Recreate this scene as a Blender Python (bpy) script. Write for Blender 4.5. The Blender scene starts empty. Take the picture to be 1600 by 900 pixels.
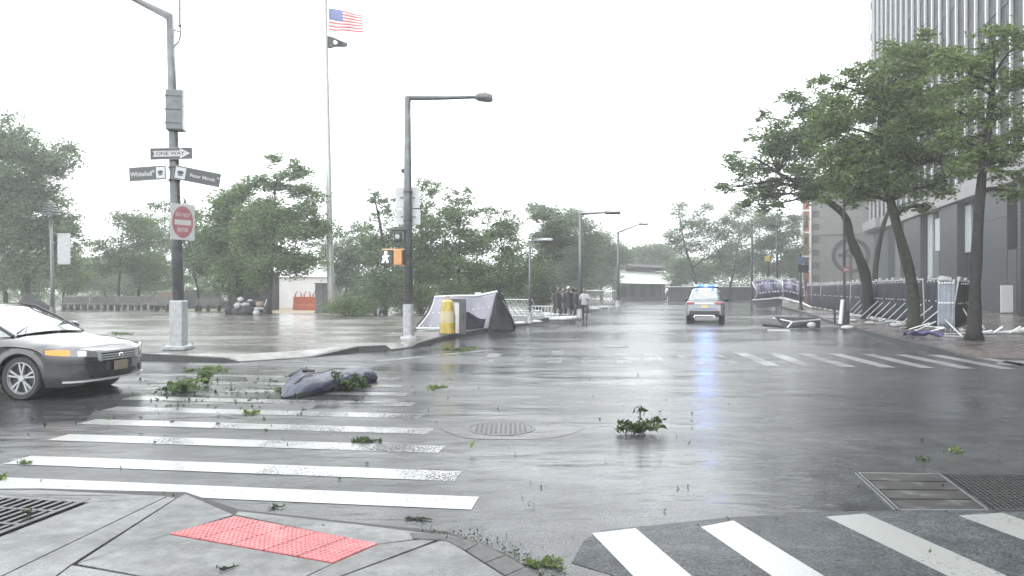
import bpy, math, random
import numpy as np
from mathutils import Vector, Matrix, Euler
R = math.radians
random.seed(7); rng = np.random.default_rng(7)
SC = bpy.context.scene
COL = SC.collection

# ------------------------------------------------------------------ camera
F, H, HY = 1080.0, 1.70, 452.0
cam_d = bpy.data.cameras.new('camera'); cam = bpy.data.objects.new('camera', cam_d); COL.objects.link(cam)
cam_d.sensor_width = 36; cam_d.lens = F / 1600 * 36
cam_d.shift_y = 2 / 1600
cam_d.clip_start = 0.1; cam_d.clip_end = 3000
cam.location = (0, 0, H); cam.rotation_euler = (R(90), 0, 0)
SC.camera = cam

# ------------------------------------------------------------------ world: overcast sky
SUN_EL, SUN_ROT = R(52), R(200)
W = bpy.data.worlds.new('World'); SC.world = W; W.use_nodes = True
nt = W.node_tree; nt.nodes.clear()
sky = nt.nodes.new('ShaderNodeTexSky'); sky.sky_type = 'NISHITA'; sky.sun_disc = False
sky.sun_elevation = SUN_EL; sky.sun_rotation = SUN_ROT; sky.dust_density = 4; sky.air_density = 1.5
hsv = nt.nodes.new('ShaderNodeHueSaturation'); hsv.inputs['Saturation'].default_value = 0.25
mixw = nt.nodes.new('ShaderNodeMix'); mixw.data_type = 'RGBA'
mixw.inputs[0].default_value = 0.82
mixw.inputs[7].default_value = (9.4, 9.75, 10.0, 1)          # the even cloud deck
bg = nt.nodes.new('ShaderNodeBackground'); bg.inputs[1].default_value = 0.15
wo = nt.nodes.new('ShaderNodeOutputWorld')
nt.links.new(sky.outputs[0], hsv.inputs['Color']); nt.links.new(hsv.outputs[0], mixw.inputs[6])
nt.links.new(mixw.outputs[2], bg.inputs[0]); nt.links.new(bg.outputs[0], wo.inputs[0])

sun_d = bpy.data.lights.new('sun', 'SUN'); sun = bpy.data.objects.new('sun', sun_d); COL.objects.link(sun)
sun_d.energy = 0.6; sun_d.angle = R(35); sun_d.color = (1, .97, .93)
sun.rotation_euler = Euler((R(90) - SUN_EL, 0, R(180) - SUN_ROT + R(180)))

SC.view_settings.view_transform = 'Standard'; SC.view_settings.look = 'None'
SC.view_settings.exposure = 1.42; SC.view_settings.gamma = 1
SC.render.engine = 'CYCLES'
cy = SC.cycles
cy.use_denoising = True; cy.volume_bounces = 1; cy.max_bounces = 6; cy.diffuse_bounces = 3
cy.glossy_bounces = 3; cy.transmission_bounces = 4; cy.transparent_max_bounces = 12
cy.sample_clamp_indirect = 4; cy.caustics_reflective = False; cy.caustics_refractive = False

# ------------------------------------------------------------------ geometry helpers
def G(px, py, z=0.0):
    Y = F * (H - z) / (py - HY)
    return Vector(((px - 800) / F * Y, Y, z))
def P(px, py, Y):
    return Vector(((px - 800) / F * Y, Y, H - (py - HY) / F * Y))

def mesh_obj(name, verts, faces, m=None, parent=None, smooth=False, loc=None):
    me = bpy.data.meshes.new(name); me.from_pydata([tuple(v) for v in verts], [], faces); me.update()
    o = bpy.data.objects.new(name, me); COL.objects.link(o)
    if m: me.materials.append(m)
    if smooth: me.shade_smooth()
    if parent: o.parent = parent
    if loc is not None: o.location = loc
    return o

class MB:
    def __init__(s): s.v = []; s.f = []
    def add(s, vs, fs):
        b = len(s.v); s.v += [Vector(v) for v in vs]; s.f += [tuple(b + i for i in f) for f in fs]; return s
    def box(s, c, d, rz=0, M=None):
        c = Vector(c); x, y, z = [k / 2 for k in d]
        m = M if M is not None else Matrix.Rotation(rz, 3, 'Z')
        vs = [c + m @ Vector((sx * x, sy * y, sz * z)) for sz in (-1, 1) for sy in (-1, 1) for sx in (-1, 1)]
        return s.add(vs, [(0, 2, 3, 1), (4, 5, 7, 6), (0, 1, 5, 4), (2, 6, 7, 3), (0, 4, 6, 2), (1, 3, 7, 5)])
    def quad(s, a, b, c, d): return s.add([a, b, c, d], [(0, 1, 2, 3)])
    def tube(s, pts, rad, n=8, cap=True):
        pts = [Vector(p) for p in pts]
        if not hasattr(rad, '__len__'): rad = [rad] * len(pts)
        rings = []; prev = None
        for i, p in enumerate(pts):
            t = (pts[min(i + 1, len(pts) - 1)] - pts[max(i - 1, 0)])
            if t.length < 1e-9: t = Vector((0, 0, 1))
            t.normalize()
            u = prev - t * prev.dot(t) if prev is not None else t.orthogonal()
            if u.length < 1e-6: u = t.orthogonal()
            u.normalize(); prev = u; w = t.cross(u)
            rings.append([p + (u * math.cos(2 * math.pi * k / n) + w * math.sin(2 * math.pi * k / n)) * rad[i] for k in range(n)])
        vs = [v for r in rings for v in r]; fs = []
        for i in range(len(pts) - 1):
            for k in range(n):
                a = i * n + k; b = i * n + (k + 1) % n
                fs.append((a, b, b + n, a + n))
        if cap: fs.append(tuple(range(n))[::-1]); fs.append(tuple((len(pts) - 1) * n + k for k in range(n)))
        return s.add(vs, fs)
    def cyl(s, c, r, h, n=16, r2=None):
        c = Vector(c); return s.tube([c, c + Vector((0, 0, h))], [r, r if r2 is None else r2], n)
    def prism(s, poly, z0, z1):
        n = len(poly); ar = sum(poly[i][0] * poly[(i + 1) % n][1] - poly[(i + 1) % n][0] * poly[i][1] for i in range(n))
        if ar < 0: poly = poly[::-1]
        vs = [(p[0], p[1], z0) for p in poly] + [(p[0], p[1], z1) for p in poly]
        fs = [tuple(range(n))[::-1], tuple(range(n, 2 * n))] + [(i, (i + 1) % n, (i + 1) % n + n, i + n) for i in range(n)]
        return s.add(vs, fs)
    def ball(s, c, r, n=8, m=6, sc=(1, 1, 1), M=None, noise=0):
        c = Vector(c); vs = []; fs = []
        for j in range(m + 1):
            for i in range(n):
                th = math.pi * j / m; ph = 2 * math.pi * i / n
                k = 1 + (random.uniform(-noise, noise) if noise else 0)
                v = Vector((math.sin(th) * math.cos(ph) * sc[0], math.sin(th) * math.sin(ph) * sc[1], math.cos(th) * sc[2])) * r * k
                if M is not None: v = M @ v
                vs.append(c + v)
        for j in range(m):
            for i in range(n):
                a = j * n + i; b = j * n + (i + 1) % n
                fs.append((a, a + n, b + n, b))
        return s.add(vs, fs)
    def loft(s, rings, closed=True, cap=False):
        n = len(rings[0]); vs = [v for r in rings for v in r]; fs = []
        for i in range(len(rings) - 1):
            for k in range(n if closed else n - 1):
                a = i * n + k; b = i * n + (k + 1) % n
                fs.append((a, b, b + n, a + n))
        if cap: fs.append(tuple(range(n))[::-1]); fs.append(tuple((len(rings) - 1) * n + k for k in range(n)))
        return s.add(vs, fs)
    def build(s, name, m, parent=None, smooth=False, bevel=0, sharp=None):
        o = mesh_obj(name, s.v, s.f, m, parent, smooth)
        if sharp is not None:
            o.data.shade_smooth()
            md = o.modifiers.new('w', 'EDGE_SPLIT'); md.split_angle = R(sharp)
        if bevel:
            md = o.modifiers.new('bevel', 'BEVEL'); md.width = bevel; md.segments = 2; md.limit_method = 'ANGLE'
        return o

def thing(name, label, cat, loc=(0, 0, 0), rz=0, group=None):
    o = bpy.data.objects.new(name, None); COL.objects.link(o); o.empty_display_size = .2
    o.location = loc; o.rotation_euler = (0, 0, rz)
    return tag(o, label, cat, group)
def tag(o, label=None, cat=None, group=None, kind=None):
    if label: o['label'] = label
    if cat: o['category'] = cat
    if group: o['group'] = group
    if kind: o['kind'] = kind
    return o
def kids(o): return [c for c in COL.objects if c.parent == o]
def dup(root, loc, rz=None, label=None, sc=None):
    r = root.copy(); COL.objects.link(r); r.location = loc
    if rz is not None: r.rotation_euler = (0, 0, rz)
    if sc: r.scale = sc
    if label: r['label'] = label
    for ch in kids(root):
        c = ch.copy(); COL.objects.link(c); c.parent = r
        for g in kids(ch):
            d = g.copy(); COL.objects.link(d); d.parent = c
    return r
def text_mesh(txt, size, name, m, parent, loc, rot, align='CENTER', extrude=0.004, sx=1.0):
    cu = bpy.data.curves.new('tmp', 'FONT'); cu.body = txt; cu.size = size; cu.align_x = align; cu.align_y = 'CENTER'
    cu.extrude = extrude; cu.offset = size * .018
    to = bpy.data.objects.new('tmp', cu); COL.objects.link(to)
    dg = bpy.context.evaluated_depsgraph_get()
    me = bpy.data.meshes.new_from_object(to.evaluated_get(dg)); bpy.data.objects.remove(to)
    me.materials.clear(); me.materials.append(m)
    o = bpy.data.objects.new(name, me); COL.objects.link(o); o.parent = parent
    o.location = loc; o.rotation_euler = rot; o.scale = (sx, 1, 1)
    return o

# ------------------------------------------------------------------ materials
def mat(name, col, rough=.6, metal=0, noise=None, amount=.25, bump=0, coat=0, spec=.5, emit=None, estr=0, dist=.01, trans=0, stain=None):
    m = bpy.data.materials.new(name); m.use_nodes = True; t = m.node_tree
    b = t.nodes['Principled BSDF']; L = t.links
    b.inputs['Base Color'].default_value = (*col, 1); b.inputs['Roughness'].default_value = rough
    b.inputs['Metallic'].default_value = metal; b.inputs['Coat Weight'].default_value = coat
    b.inputs['Coat Roughness'].default_value = .12; b.inputs['Specular IOR Level'].default_value = spec
    if emit: b.inputs['Emission Color'].default_value = (*emit, 1); b.inputs['Emission Strength'].default_value = estr
    if trans: b.inputs['Transmission Weight'].default_value = trans
    if noise:
        tc = t.nodes.new('ShaderNodeTexCoord'); n = t.nodes.new('ShaderNodeTexNoise')
        n.inputs['Scale'].default_value = noise; n.inputs['Detail'].default_value = 5; n.inputs['Roughness'].default_value = .6
        L.new(tc.outputs['Object'], n.inputs['Vector'])
        mr = t.nodes.new('ShaderNodeMapRange'); L.new(n.outputs['Fac'], mr.inputs['Value'])
        mr.inputs['From Min'].default_value = .3; mr.inputs['From Max'].default_value = .7
        mr.inputs['To Min'].default_value = 1 - amount; mr.inputs['To Max'].default_value = 1 + amount
        mx = t.nodes.new('ShaderNodeVectorMath'); mx.operation = 'SCALE'; mx.inputs[0].default_value = col
        L.new(mr.outputs[0], mx.inputs['Scale']); out = mx.outputs[0]
        if stain:
            n2 = t.nodes.new('ShaderNodeTexNoise'); n2.inputs['Scale'].default_value = stain[0]; n2.inputs['Detail'].default_value = 6
            L.new(tc.outputs['Object'], n2.inputs['Vector'])
            r2 = t.nodes.new('ShaderNodeMapRange'); L.new(n2.outputs['Fac'], r2.inputs['Value'])
            r2.inputs['From Min'].default_value = stain[2]; r2.inputs['From Max'].default_value = stain[2] + .12
            mm = t.nodes.new('ShaderNodeMix'); mm.data_type = 'RGBA'; L.new(r2.outputs[0], mm.inputs[0])
            L.new(out, mm.inputs[6]); mm.inputs[7].default_value = (*stain[1], 1); out = mm.outputs[2]
        L.new(out, b.inputs['Base Color'])
        if bump:
            bp = t.nodes.new('ShaderNodeBump'); bp.inputs['Strength'].default_value = bump; bp.inputs['Distance'].default_value = dist
            L.new(n.outputs['Fac'], bp.inputs['Height']); L.new(bp.outputs[0], b.inputs['Normal'])
    return m

def leaf_mat(name, dark, light, trans=.45):
    m = bpy.data.materials.new(name); m.use_nodes = True; t = m.node_tree; L = t.links
    b = t.nodes['Principled BSDF']; out = t.nodes['Material Output']
    g = t.nodes.new('ShaderNodeNewGeometry'); mx = t.nodes.new('ShaderNodeMix'); mx.data_type = 'RGBA'
    L.new(g.outputs['Random Per Island'], mx.inputs[0]); mx.inputs[6].default_value = (*dark, 1); mx.inputs[7].default_value = (*light, 1)
    L.new(mx.outputs[2], b.inputs['Base Color']); b.inputs['Roughness'].default_value = .45; b.inputs['Specular IOR Level'].default_value = .5
    tr = t.nodes.new('ShaderNodeBsdfTranslucent'); L.new(mx.outputs[2], tr.inputs[0])
    ms = t.nodes.new('ShaderNodeMixShader'); ms.inputs[0].default_value = trans
    L.new(b.outputs[0], ms.inputs[1]); L.new(tr.outputs[0], ms.inputs[2]); L.new(ms.outputs[0], out.inputs['Surface'])
    return m

def wet_ground(name, c0, c1, scale, agg, r_wet, r_dry, puddle, bump, gr=(.45, 1.6)):
    """wet surface: colour noise, film of water with puddles (smoother), stone grain, rain ripples"""
    m = bpy.data.materials.new(name); m.use_nodes = True; t = m.node_tree; L = t.links; N = t.nodes.new
    b = t.nodes['Principled BSDF']; tc = N('ShaderNodeTexCoord')
    def noise(s, d=5, r=.6, mp=None):
        n = N('ShaderNodeTexNoise'); n.inputs['Scale'].default_value = s; n.inputs['Detail'].default_value = d; n.inputs['Roughness'].default_value = r
        if mp:
            k = N('ShaderNodeMapping'); k.inputs['Scale'].default_value = mp[:3]
            if len(mp) > 3: k.inputs['Rotation'].default_value = (0, 0, mp[3])
            L.new(tc.outputs['Object'], k.inputs[0]); L.new(k.outputs[0], n.inputs['Vector'])
        else: L.new(tc.outputs['Object'], n.inputs['Vector'])
        return n
    def mr(src, a, bb, c, d):
        k = N('ShaderNodeMapRange'); L.new(src, k.inputs['Value'])
        for i, v in zip(('From Min', 'From Max', 'To Min', 'To Max'), (a, bb, c, d)): k.inputs[i].default_value = v
        return k.outputs[0]
    big = noise(scale, 6, .62, (1, 1.6, 1)); grain = noise(agg, 3, .7); med = noise(scale * 9, 5, .65)
    pud = noise(puddle, 5, .6, (.7, 1.7, 1, .12))
    pm = mr(pud.outputs['Fac'], .40, .56, 0, 1)
    mx = N('ShaderNodeMix'); mx.data_type = 'RGBA'; L.new(mr(big.outputs['Fac'], .35, .65, 0, 1), mx.inputs[0])
    mx.inputs[6].default_value = (*c0, 1); mx.inputs[7].default_value = (*c1, 1)
    sc = N('ShaderNodeVectorMath'); sc.operation = 'SCALE'; L.new(mx.outputs[2], sc.inputs[0])
    ml = N('ShaderNodeMath'); ml.operation = 'MULTIPLY'
    L.new(mr(grain.outputs['Fac'], .35, .65, *gr), ml.inputs[0]); L.new(mr(med.outputs['Fac'], .3, .7, .6, 1.35), ml.inputs[1])
    L.new(ml.outputs[0], sc.inputs['Scale']); L.new(sc.outputs[0], b.inputs['Base Color'])
    rm = N('ShaderNodeMix'); rm.data_type = 'FLOAT'; L.new(pm, rm.inputs[0]); rm.inputs[2].default_value = r_dry; rm.inputs[3].default_value = r_wet
    L.new(rm.outputs[0], b.inputs['Roughness'])
    b.inputs['IOR'].default_value = 1.4; b.inputs['Coat Weight'].default_value = .12; b.inputs['Coat IOR'].default_value = 1.33; b.inputs['Coat Roughness'].default_value = .2
    bs = N('ShaderNodeMix'); bs.data_type = 'FLOAT'; L.new(pm, bs.inputs[0]); bs.inputs[2].default_value = bump; bs.inputs[3].default_value = bump * .12
    b1 = N('ShaderNodeBump'); b1.inputs['Distance'].default_value = .004; L.new(bs.outputs[0], b1.inputs['Strength']); L.new(grain.outputs['Fac'], b1.inputs['Height'])
    rip = noise(3.2, 4, .7, (1, 2.2, 1, -.25))
    b2 = N('ShaderNodeBump'); b2.inputs['Distance'].default_value = .03; b2.inputs['Strength'].default_value = .30
    L.new(rip.outputs['Fac'], b2.inputs['Height']); L.new(b1.outputs[0], b2.inputs['Normal']); lg = noise(.55, 3, .55, (1, 2.6, 1, .1)); b3 = N('ShaderNodeBump'); b3.inputs['Distance'].default_value = .10; b3.inputs['Strength'].default_value = .42
    L.new(lg.outputs['Fac'], b3.inputs['Height']); L.new(b2.outputs[0], b3.inputs['Normal']); L.new(b3.outputs[0], b.inputs['Normal']); L.new(b3.outputs[0], b.inputs['Coat Normal'])
    return m

def paint_mat(name, wear, col=(.215, .22, .215)):
    """road paint worn through to the asphalt below"""
    m = bpy.data.materials.new(name); m.use_nodes = True; t = m.node_tree; L = t.links; N = t.nodes.new
    b = t.nodes['Principled BSDF']; out = t.nodes['Material Output']; tc = N('ShaderNodeTexCoord')
    b.inputs['Base Color'].default_value = (*col, 1); b.inputs['Roughness'].default_value = .3
    n1 = N('ShaderNodeTexNoise'); n1.inputs['Scale'].default_value = 42; n1.inputs['Detail'].default_value = 5; n1.inputs['Roughness'].default_value = .75
    n2 = N('ShaderNodeTexNoise'); n2.inputs['Scale'].default_value = 1.1; n2.inputs['Detail'].default_value = 3
    L.new(tc.outputs['Object'], n1.inputs['Vector']); L.new(tc.outputs['Object'], n2.inputs['Vector'])
    a = N('ShaderNodeMath'); a.operation = 'ADD'; L.new(n1.outputs['Fac'], a.inputs[0])
    k = N('ShaderNodeMath'); k.operation = 'MULTIPLY'; L.new(n2.outputs['Fac'], k.inputs[0]); k.inputs[1].default_value = .45; L.new(k.outputs[0], a.inputs[1])
    mr = N('ShaderNodeMapRange'); L.new(a.outputs[0], mr.inputs['Value'])
    mr.inputs['From Min'].default_value = .845 - wear; mr.inputs['From Max'].default_value = .90 - wear
    tr = N('ShaderNodeBsdfTransparent'); ms = N('ShaderNodeMixShader')
    L.new(mr.outputs[0], ms.inputs[0]); L.new(b.outputs[0], ms.inputs[1]); L.new(tr.outputs[0], ms.inputs[2]); L.new(ms.outputs[0], out.inputs['Surface'])
    b.inputs['Coat Weight'].default_value = .5; b.inputs['Coat Roughness'].default_value = .2
    return m

M = {}
M['road'] = wet_ground('wet_asphalt', (.020, .021, .023), (.042, .044, .046), .35, 62, .11, .27, .16, 1.0, (.2, 2.3))
M['road'].node_tree.nodes['Principled BSDF'].inputs['Coat Weight'].default_value = 0; M['road'].node_tree.nodes['Principled BSDF'].inputs['IOR'].default_value = 1.36
M['plaza'] = wet_ground('wet_plaza', (.085, .08, .072), (.15, .143, .13), .5, 60, .15, .34, .22, .4)
M['walk'] = wet_ground('wet_brick_walk', (.07, .055, .052), (.10, .085, .08), .6, 50, .12, .35, .3, .5)
M['conc'] = wet_ground('wet_concrete', (.052, .055, .054), (.120, .123, .121), 1.3, 90, .24, .48, .6, .3, (.75, 1.25))
M['kerb'] = mat('kerb_stone', (.055, .055, .055), .6, noise=14, amount=.4, bump=.3, spec=.3)
M['joint'] = mat('joint_dirt', (.02, .02, .02), .7, noise=30)
M['steel'] = mat('galvanised_steel', (.16, .17, .175), .42, .6, noise=6, amount=.2)
M['pole'] = mat('grey_painted_pole', (.085, .09, .095), .38, .1, noise=5, amount=.35, coat=.3, stain=(3.5, (.14, .14, .14), .6))
M['sleeve'] = mat('pale_pole_sleeve', (.30, .31, .32), .4, .1, noise=7, amount=.25, coat=.3)
M['black'] = mat('black_plastic', (.018, .019, .02), .35, noise=20, amount=.3)
M['dark'] = mat('dark_metal', (.04, .042, .045), .4, .3, noise=12)
M['white'] = mat('white_paint', (.72, .73, .73), .4, noise=9, amount=.08)
M['bark'] = mat('wet_bark', (.022, .020, .018), .75, noise=9, amount=.6, bump=.8, dist=.03, spec=.25)
M['leaf5'] = leaf_mat('leaf_light_green', (.045, .08, .02), (.20, .27, .09))
M['bark_g'] = mat('mossy_bark', (.026, .030, .018), .75, noise=7, amount=.6, bump=.8, dist=.03, spec=.25)
M['leaf1'] = leaf_mat('leaf_mid_green', (.035, .068, .020), (.17, .25, .09))
M['leaf2'] = leaf_mat('leaf_grey_green', (.045, .078, .038), (.19, .26, .13))
M['leaf3'] = leaf_mat('leaf_bright_green', (.06, .095, .025), (.18, .24, .07))
M['leaf4'] = leaf_mat('leaf_dark_green', (.014, .030, .010), (.08, .12, .04))
M['plank'] = mat('weathered_wood', (.20, .15, .11), .6, noise=18, amount=.35)
# ================================================================== GROUND
def xy(p): return (p[0], p[1])
tag(mesh_obj('ground', [(-255, -85, -.3), (255, -85, -.3), (255, 425, -.3), (-255, 425, -.3)], [(0, 1, 2, 3)], mat('ground_soil', (.07, .075, .06), .9, noise=.3)), kind='structure')
road = mesh_obj('road', [(-70, -25, 0), (70, -25, 0), (70, 135, 0), (-70, 135, 0)], [(0, 1, 2, 3)], M['road']); tag(road, kind='structure')

def strip_between(a, b):      # quads between two equal-length 3D polylines
    n = len(a); return list(a) + list(b), [(i, i + 1, n + i + 1, n + i) for i in range(n - 1)]
def offset(pl, d):
    out = []
    for i, p in enumerate(pl):
        t = Vector(xy(pl[min(i + 1, len(pl) - 1)])) - Vector(xy(pl[max(i - 1, 0)])); t.normalize()
        out.append(Vector((p[0] - t.y * d, p[1] + t.x * d)))
    return out
def curve_pts(pl, step):      # resample a 2D polyline
    out = []
    for a, b in zip(pl[:-1], pl[1:]):
        n = max(1, round((Vector(b) - Vector(a)).length / step))
        out += [Vector(a).lerp(Vector(b), i / n) for i in range(n)]
    return out + [Vector(pl[-1])]

def raised(name, outer, hts, far, m, kerb_n, side, ramp_m=None):
    """pavement: kerb stones along `outer` (2D pts with heights), paving behind up to `far` polygon points"""
    kin = offset(outer, .16 * side); inn = offset(outer, .62 * side)
    v1 = [(p.x, p.y, h - .004) for p, h in zip(kin, hts)]; v2 = [(p.x, p.y, .13) for p in inn]
    vs, fs = strip_between(v1, v2)
    n = len(vs); poly = [(p.x, p.y, .13) for p in inn] + [(q[0], q[1], .13) for q in far]
    vs = vs + poly; fs.append(tuple(range(n, n + len(poly))))
    o = mesh_obj(name, vs, fs, m); tag(o, kind='structure')
    # make the big n-gon robust
    for i in range(len(outer) - 1):
        a, b = Vector(outer[i]), Vector(outer[i + 1]); c, d = kin[i], kin[i + 1]
        L = (b - a).length
        if L < .05: continue
        e = .006 / L
        A, B, C, D = a.lerp(b, e), a.lerp(b, 1 - e), c.lerp(d, e), c.lerp(d, 1 - e)
        mb = MB(); ha, hb = hts[i], hts[i + 1]; zb = -.05
        vs = [(A.x, A.y, zb), (B.x, B.y, zb), (D.x, D.y, zb), (C.x, C.y, zb), (A.x, A.y, ha), (B.x, B.y, hb), (D.x, D.y, hb), (C.x, C.y, ha)]
        mb.add(vs, [(0, 1, 5, 4), (1, 2, 6, 5), (2, 3, 7, 6), (3, 0, 4, 7), (4, 5, 6, 7)])
        mb.build('kerb_stone', M['kerb'], o)
    return o

# --- plaza on the left with two dropped kerbs
kp = [(-60, 560), (60, 562), (220, 562), (350, 566), (375, 566), (480, 559), (492, 558), (560, 550), (603, 548), (612, 548), (642, 544), (655, 542), (700, 530), (775, 516), (840, 504), (895, 493), (940, 481), (975, 474)]
kh = [.15, .15, .15, .10, .012, .012, .02, .15, .15, .03, .03, .13, .15, .15, .15, .15, .15, .15]
pts = [Vector(xy(G(*p))) for p in kp]; outer = [Vector((-60, 17.5))]; hts = [.15]
for i in range(len(pts)):
    if i:
        n = max(1, round((pts[i] - pts[i - 1]).length / 1.6))
        for k in range(1, n):
            outer.append(pts[i - 1].lerp(pts[i], k / n)); hts.append(kh[i - 1] + (kh[i] - kh[i - 1]) * k / n)
    outer.append(pts[i]); hts.append(kh[i])
plaza = raised('plaza_pavement', outer, hts, [(18, 112), (-70, 112), (-70, 19.5)], M['plaza'], 0, 1)
# pale ramp slab
rs = [G(352, 561, .05), G(500, 553, .05), G(540, 542, .12), G(355, 546, .12)]
rs = [Vector((p.x, p.y, z)) for p, z in zip(rs, (.04, .045, .142, .142))]
# gravel strip & lawn behind the plaza
def sheet(name, pl, z, m, kind='structure'):
    return tag(mesh_obj(name, [(p[0], p[1], z) for p in pl], [tuple(range(len(pl)))], m), kind=kind)
sheet('gravel_path', [xy(G(415, 489, .13)), xy(G(560, 492, .13)), xy(G(570, 484, .13)), xy(G(400, 479, .13))], .138, mat('tan_gravel', (.30, .24, .17), .7, noise=40, amount=.4))
sheet('lawn', [xy(G(240, 487, .13)), xy(G(412, 488, .13)), xy(G(398, 480, .13)), xy(G(240, 480, .13))], .1385, mat('wet_grass', (.10, .13, .055), .7, noise=8, amount=.5))
sheet('garden_bed', [(-60, 62), (-4, 62), (6, 75), (10, 111), (-60, 111)], .136, mat('garden_soil', (.05, .05, .035), .8, noise=3, amount=.5))

# --- pavement on the right
rp = [(1132, 470), (1180, 474), (1225, 482), (1262, 492), (1290, 503), (1320, 512), (1355, 523), (1400, 536), (1455, 549), (1510, 558), (1560, 560.5), (1640, 562)]
pr = [Vector(xy(G(*p))) for p in rp] + [Vector((70, 16.4))]
o2 = []; h2 = []
for i, p in enumerate(pr):
    if i:
        n = max(1, min(30, round((p - pr[i - 1]).length / 1.5)))
        for k in range(1, n): o2.append(pr[i - 1].lerp(p, k / n)); h2.append(.14)
    o2.append(p); h2.append(.14 if i < 9 or i > 12 else .02)
h2 = [h for h in h2]
walk = raised('pavement', o2, h2, [(70, 112), (34, 112)], M['walk'], 0, 1)

# --- kerb paint line / markings
def stripe_quad(a, b, c, d, m, name='crosswalk_stripe', z=.004):
    return mesh_obj(name, [(p[0], p[1], z) for p in (a, b, c, d)], [(0, 1, 2, 3)], m, road)
PW = [paint_mat('road_paint_%d' % i, w) for i, w in enumerate((-.02, .03, .075, .13, .20))]
PW[0].name = 'fresh_road_paint'; PW[1].name = 'road_paint'; PW[2].name = 'worn_road_paint'; PW[3].name = 'very_worn_road_paint'; PW[4].name = 'faint_road_paint'
# crosswalk at the lower right
for (x0, y0), (x1, y1) in (((925, 834), (993, 826)), ((1095, 824), (1146, 814)), ((1290, 808), (1352, 803)), ((1497, 806), (1567, 802))):
    a, b = G(x0, y0), G(x1, y1); d = Vector((.23, -1.02, 0)) * 3.2
    stripe_quad(a, b, b + d, a + d, PW[0])
a0 = G(1290, 808); step = (G(1497, 806) - a0)
for k in (2, 3, 4):
    a = a0 + step * k; b = a + Vector((.36, .05, 0)); d = Vector((.23, -1.02, 0)) * 3.2; stripe_quad(a, b, b + d, a + d, PW[0])
# crosswalk at the left: long stripes across
dirL = Vector((-4.36, .595, 0)).normalized(); y = 5.65
for k in range(12):
    r = Vector((-.27 - .245 * (y - 5.65), y, 0)); ln = 4.45 + .03 * k
    n = Vector((-dirL.y, dirL.x, 0)) * -.33
    if n.y > 0: n = -n
    a = r; c = r + dirL * ln
    # each stripe in two lengths: the far end keeps more paint
    m1 = PW[(2, 2, 2, 3, 3, 3, 3, 4, 4, 4, 4, 4)[k]]; m2 = PW[(0, 0, 1, 1, 2, 2, 3, 3, 3, 4, 4, 4)[k]]
    m1 = PW[(1, 2, 3, 3, 3, 3, 3, 3, 4, 4, 4, 4)[k]]
    mid = a + dirL * ln * (.30, .42, .45, .6, .4, .5, .5, .5, .5, .5, .5, .5)[k]
    stripe_quad(a, mid, mid + n, a + n * 1.0 + dirL * .0, m1); stripe_quad(mid, c, c + n, mid + n, m2)
    y += (.79, 1.05, .93, .97)[k] if k < 4 else .96
# far crosswalk
for k in range(-11, 5):
    px = 8.33 + .80 * k; a = Vector((px, 18.2 - .1 * k, 0)); d = Vector((-.33, -3.2, 0))
    stripe_quad(a, a + Vector((.34, 0, 0)), a + d + Vector((.34, 0, 0)), a + d, PW[1 if k >= 0 else (3 if k > -4 else 4)])
# stop bars
a, b = G(1553, 566), G(1640, 574); stripe_quad(G(1553, 569), G(1575, 563.5), G(1680, 566), G(1680, 577), PW[0], 'stop_line')
0 and stripe_quad(G(690, 592), G(720, 578), G(722, 578.6), G(694, 593.5), PW[3], 'lane_line')
stripe_quad(G(560, 566), G(770, 546), G(772, 547.5), G(562, 568.5), PW[3], 'lane_line')
for (p, q) in ():
    a, b = G(*p), G(*q); stripe_quad(a, b, b + Vector((.12, 0, 0)), a + Vector((.12, 0, 0)), PW[4], 'lane_line')

# --- our own corner: slabs, kerb stones, tactile paving (traced on the ground plane)
near = tag(mesh_obj('corner_pavement', [(p.x, p.y, .006) for p in [G(-500, 768), G(60, 764), G(290, 770), G(372, 797), G(560, 818), G(700, 832), G(790, 866), G(850, 902), G(900, 960), G(930, 1060), G(-500, 1500)]],
    [tuple(range(11))], M['joint']), kind='structure')
def slab(px, h=.028, m='conc', gap=.006, name='slab'):
    pl = [Vector(xy(G(*p, z=h))) for p in px]; c = sum(pl, Vector((0, 0))) / len(pl)
    n = len(pl); ar = sum(pl[i].x * pl[(i + 1) % n].y - pl[(i + 1) % n].x * pl[i].y for i in range(n))
    if ar < 0: pl = pl[::-1]
    ins = []
    for i in range(n):       # inset by half a joint
        a, b, d = pl[i - 1], pl[i], pl[(i + 1) % n]
        n1 = Vector((-(b - a).y, (b - a).x)).normalized(); n2 = Vector((-(d - b).y, (d - b).x)).normalized()
        k = n1 + n2; k = k / max(.3, k.dot(n1)) if k.length > 1e-6 else n1
        if k.length > 6: k = k.normalized() * 6
        ins.append(b + k * gap)
    o = MB().prism([tuple(p) for p in ins], 0, h).build(name, M[m], near, bevel=.003); return o
GR = [(-330, 768), (-20, 776), (138, 785), (-20, 846), (-500, 1010)]
slab([(-500, 770), (60, 765), (262, 775), (138, 785), (-20, 776), (-330, 768.5)])
slab([(138, 785), (262, 775), (-60, 930), (-500, 1300), (-500, 1010), (-20, 846)])
slab([(262, 775), (276, 778), (112, 882), (-60, 1010), (-500, 1490), (-500, 1300), (-60, 930)])
slab([(276, 778), (290, 771), (366, 804), (118, 881)])
slab([(118, 881), (262, 834), (522, 880), (475, 902), (380, 960), (235, 903)])
slab([(112, 882), (235, 903), (380, 960), (300, 1080), (-500, 1490), (-60, 1010)])
slab([(366, 804), (372, 798), (560, 819), (696, 836), (590, 850)])
slab([(590, 850), (696, 838), (525, 903), (380, 1000), (330, 1050), (380, 960), (475, 902), (522, 879)])
slab([(698, 840), (728, 861), (758, 880), (790, 900), (815, 926), (845, 976), (862, 1050), (300, 1080), (525, 903)])
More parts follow.
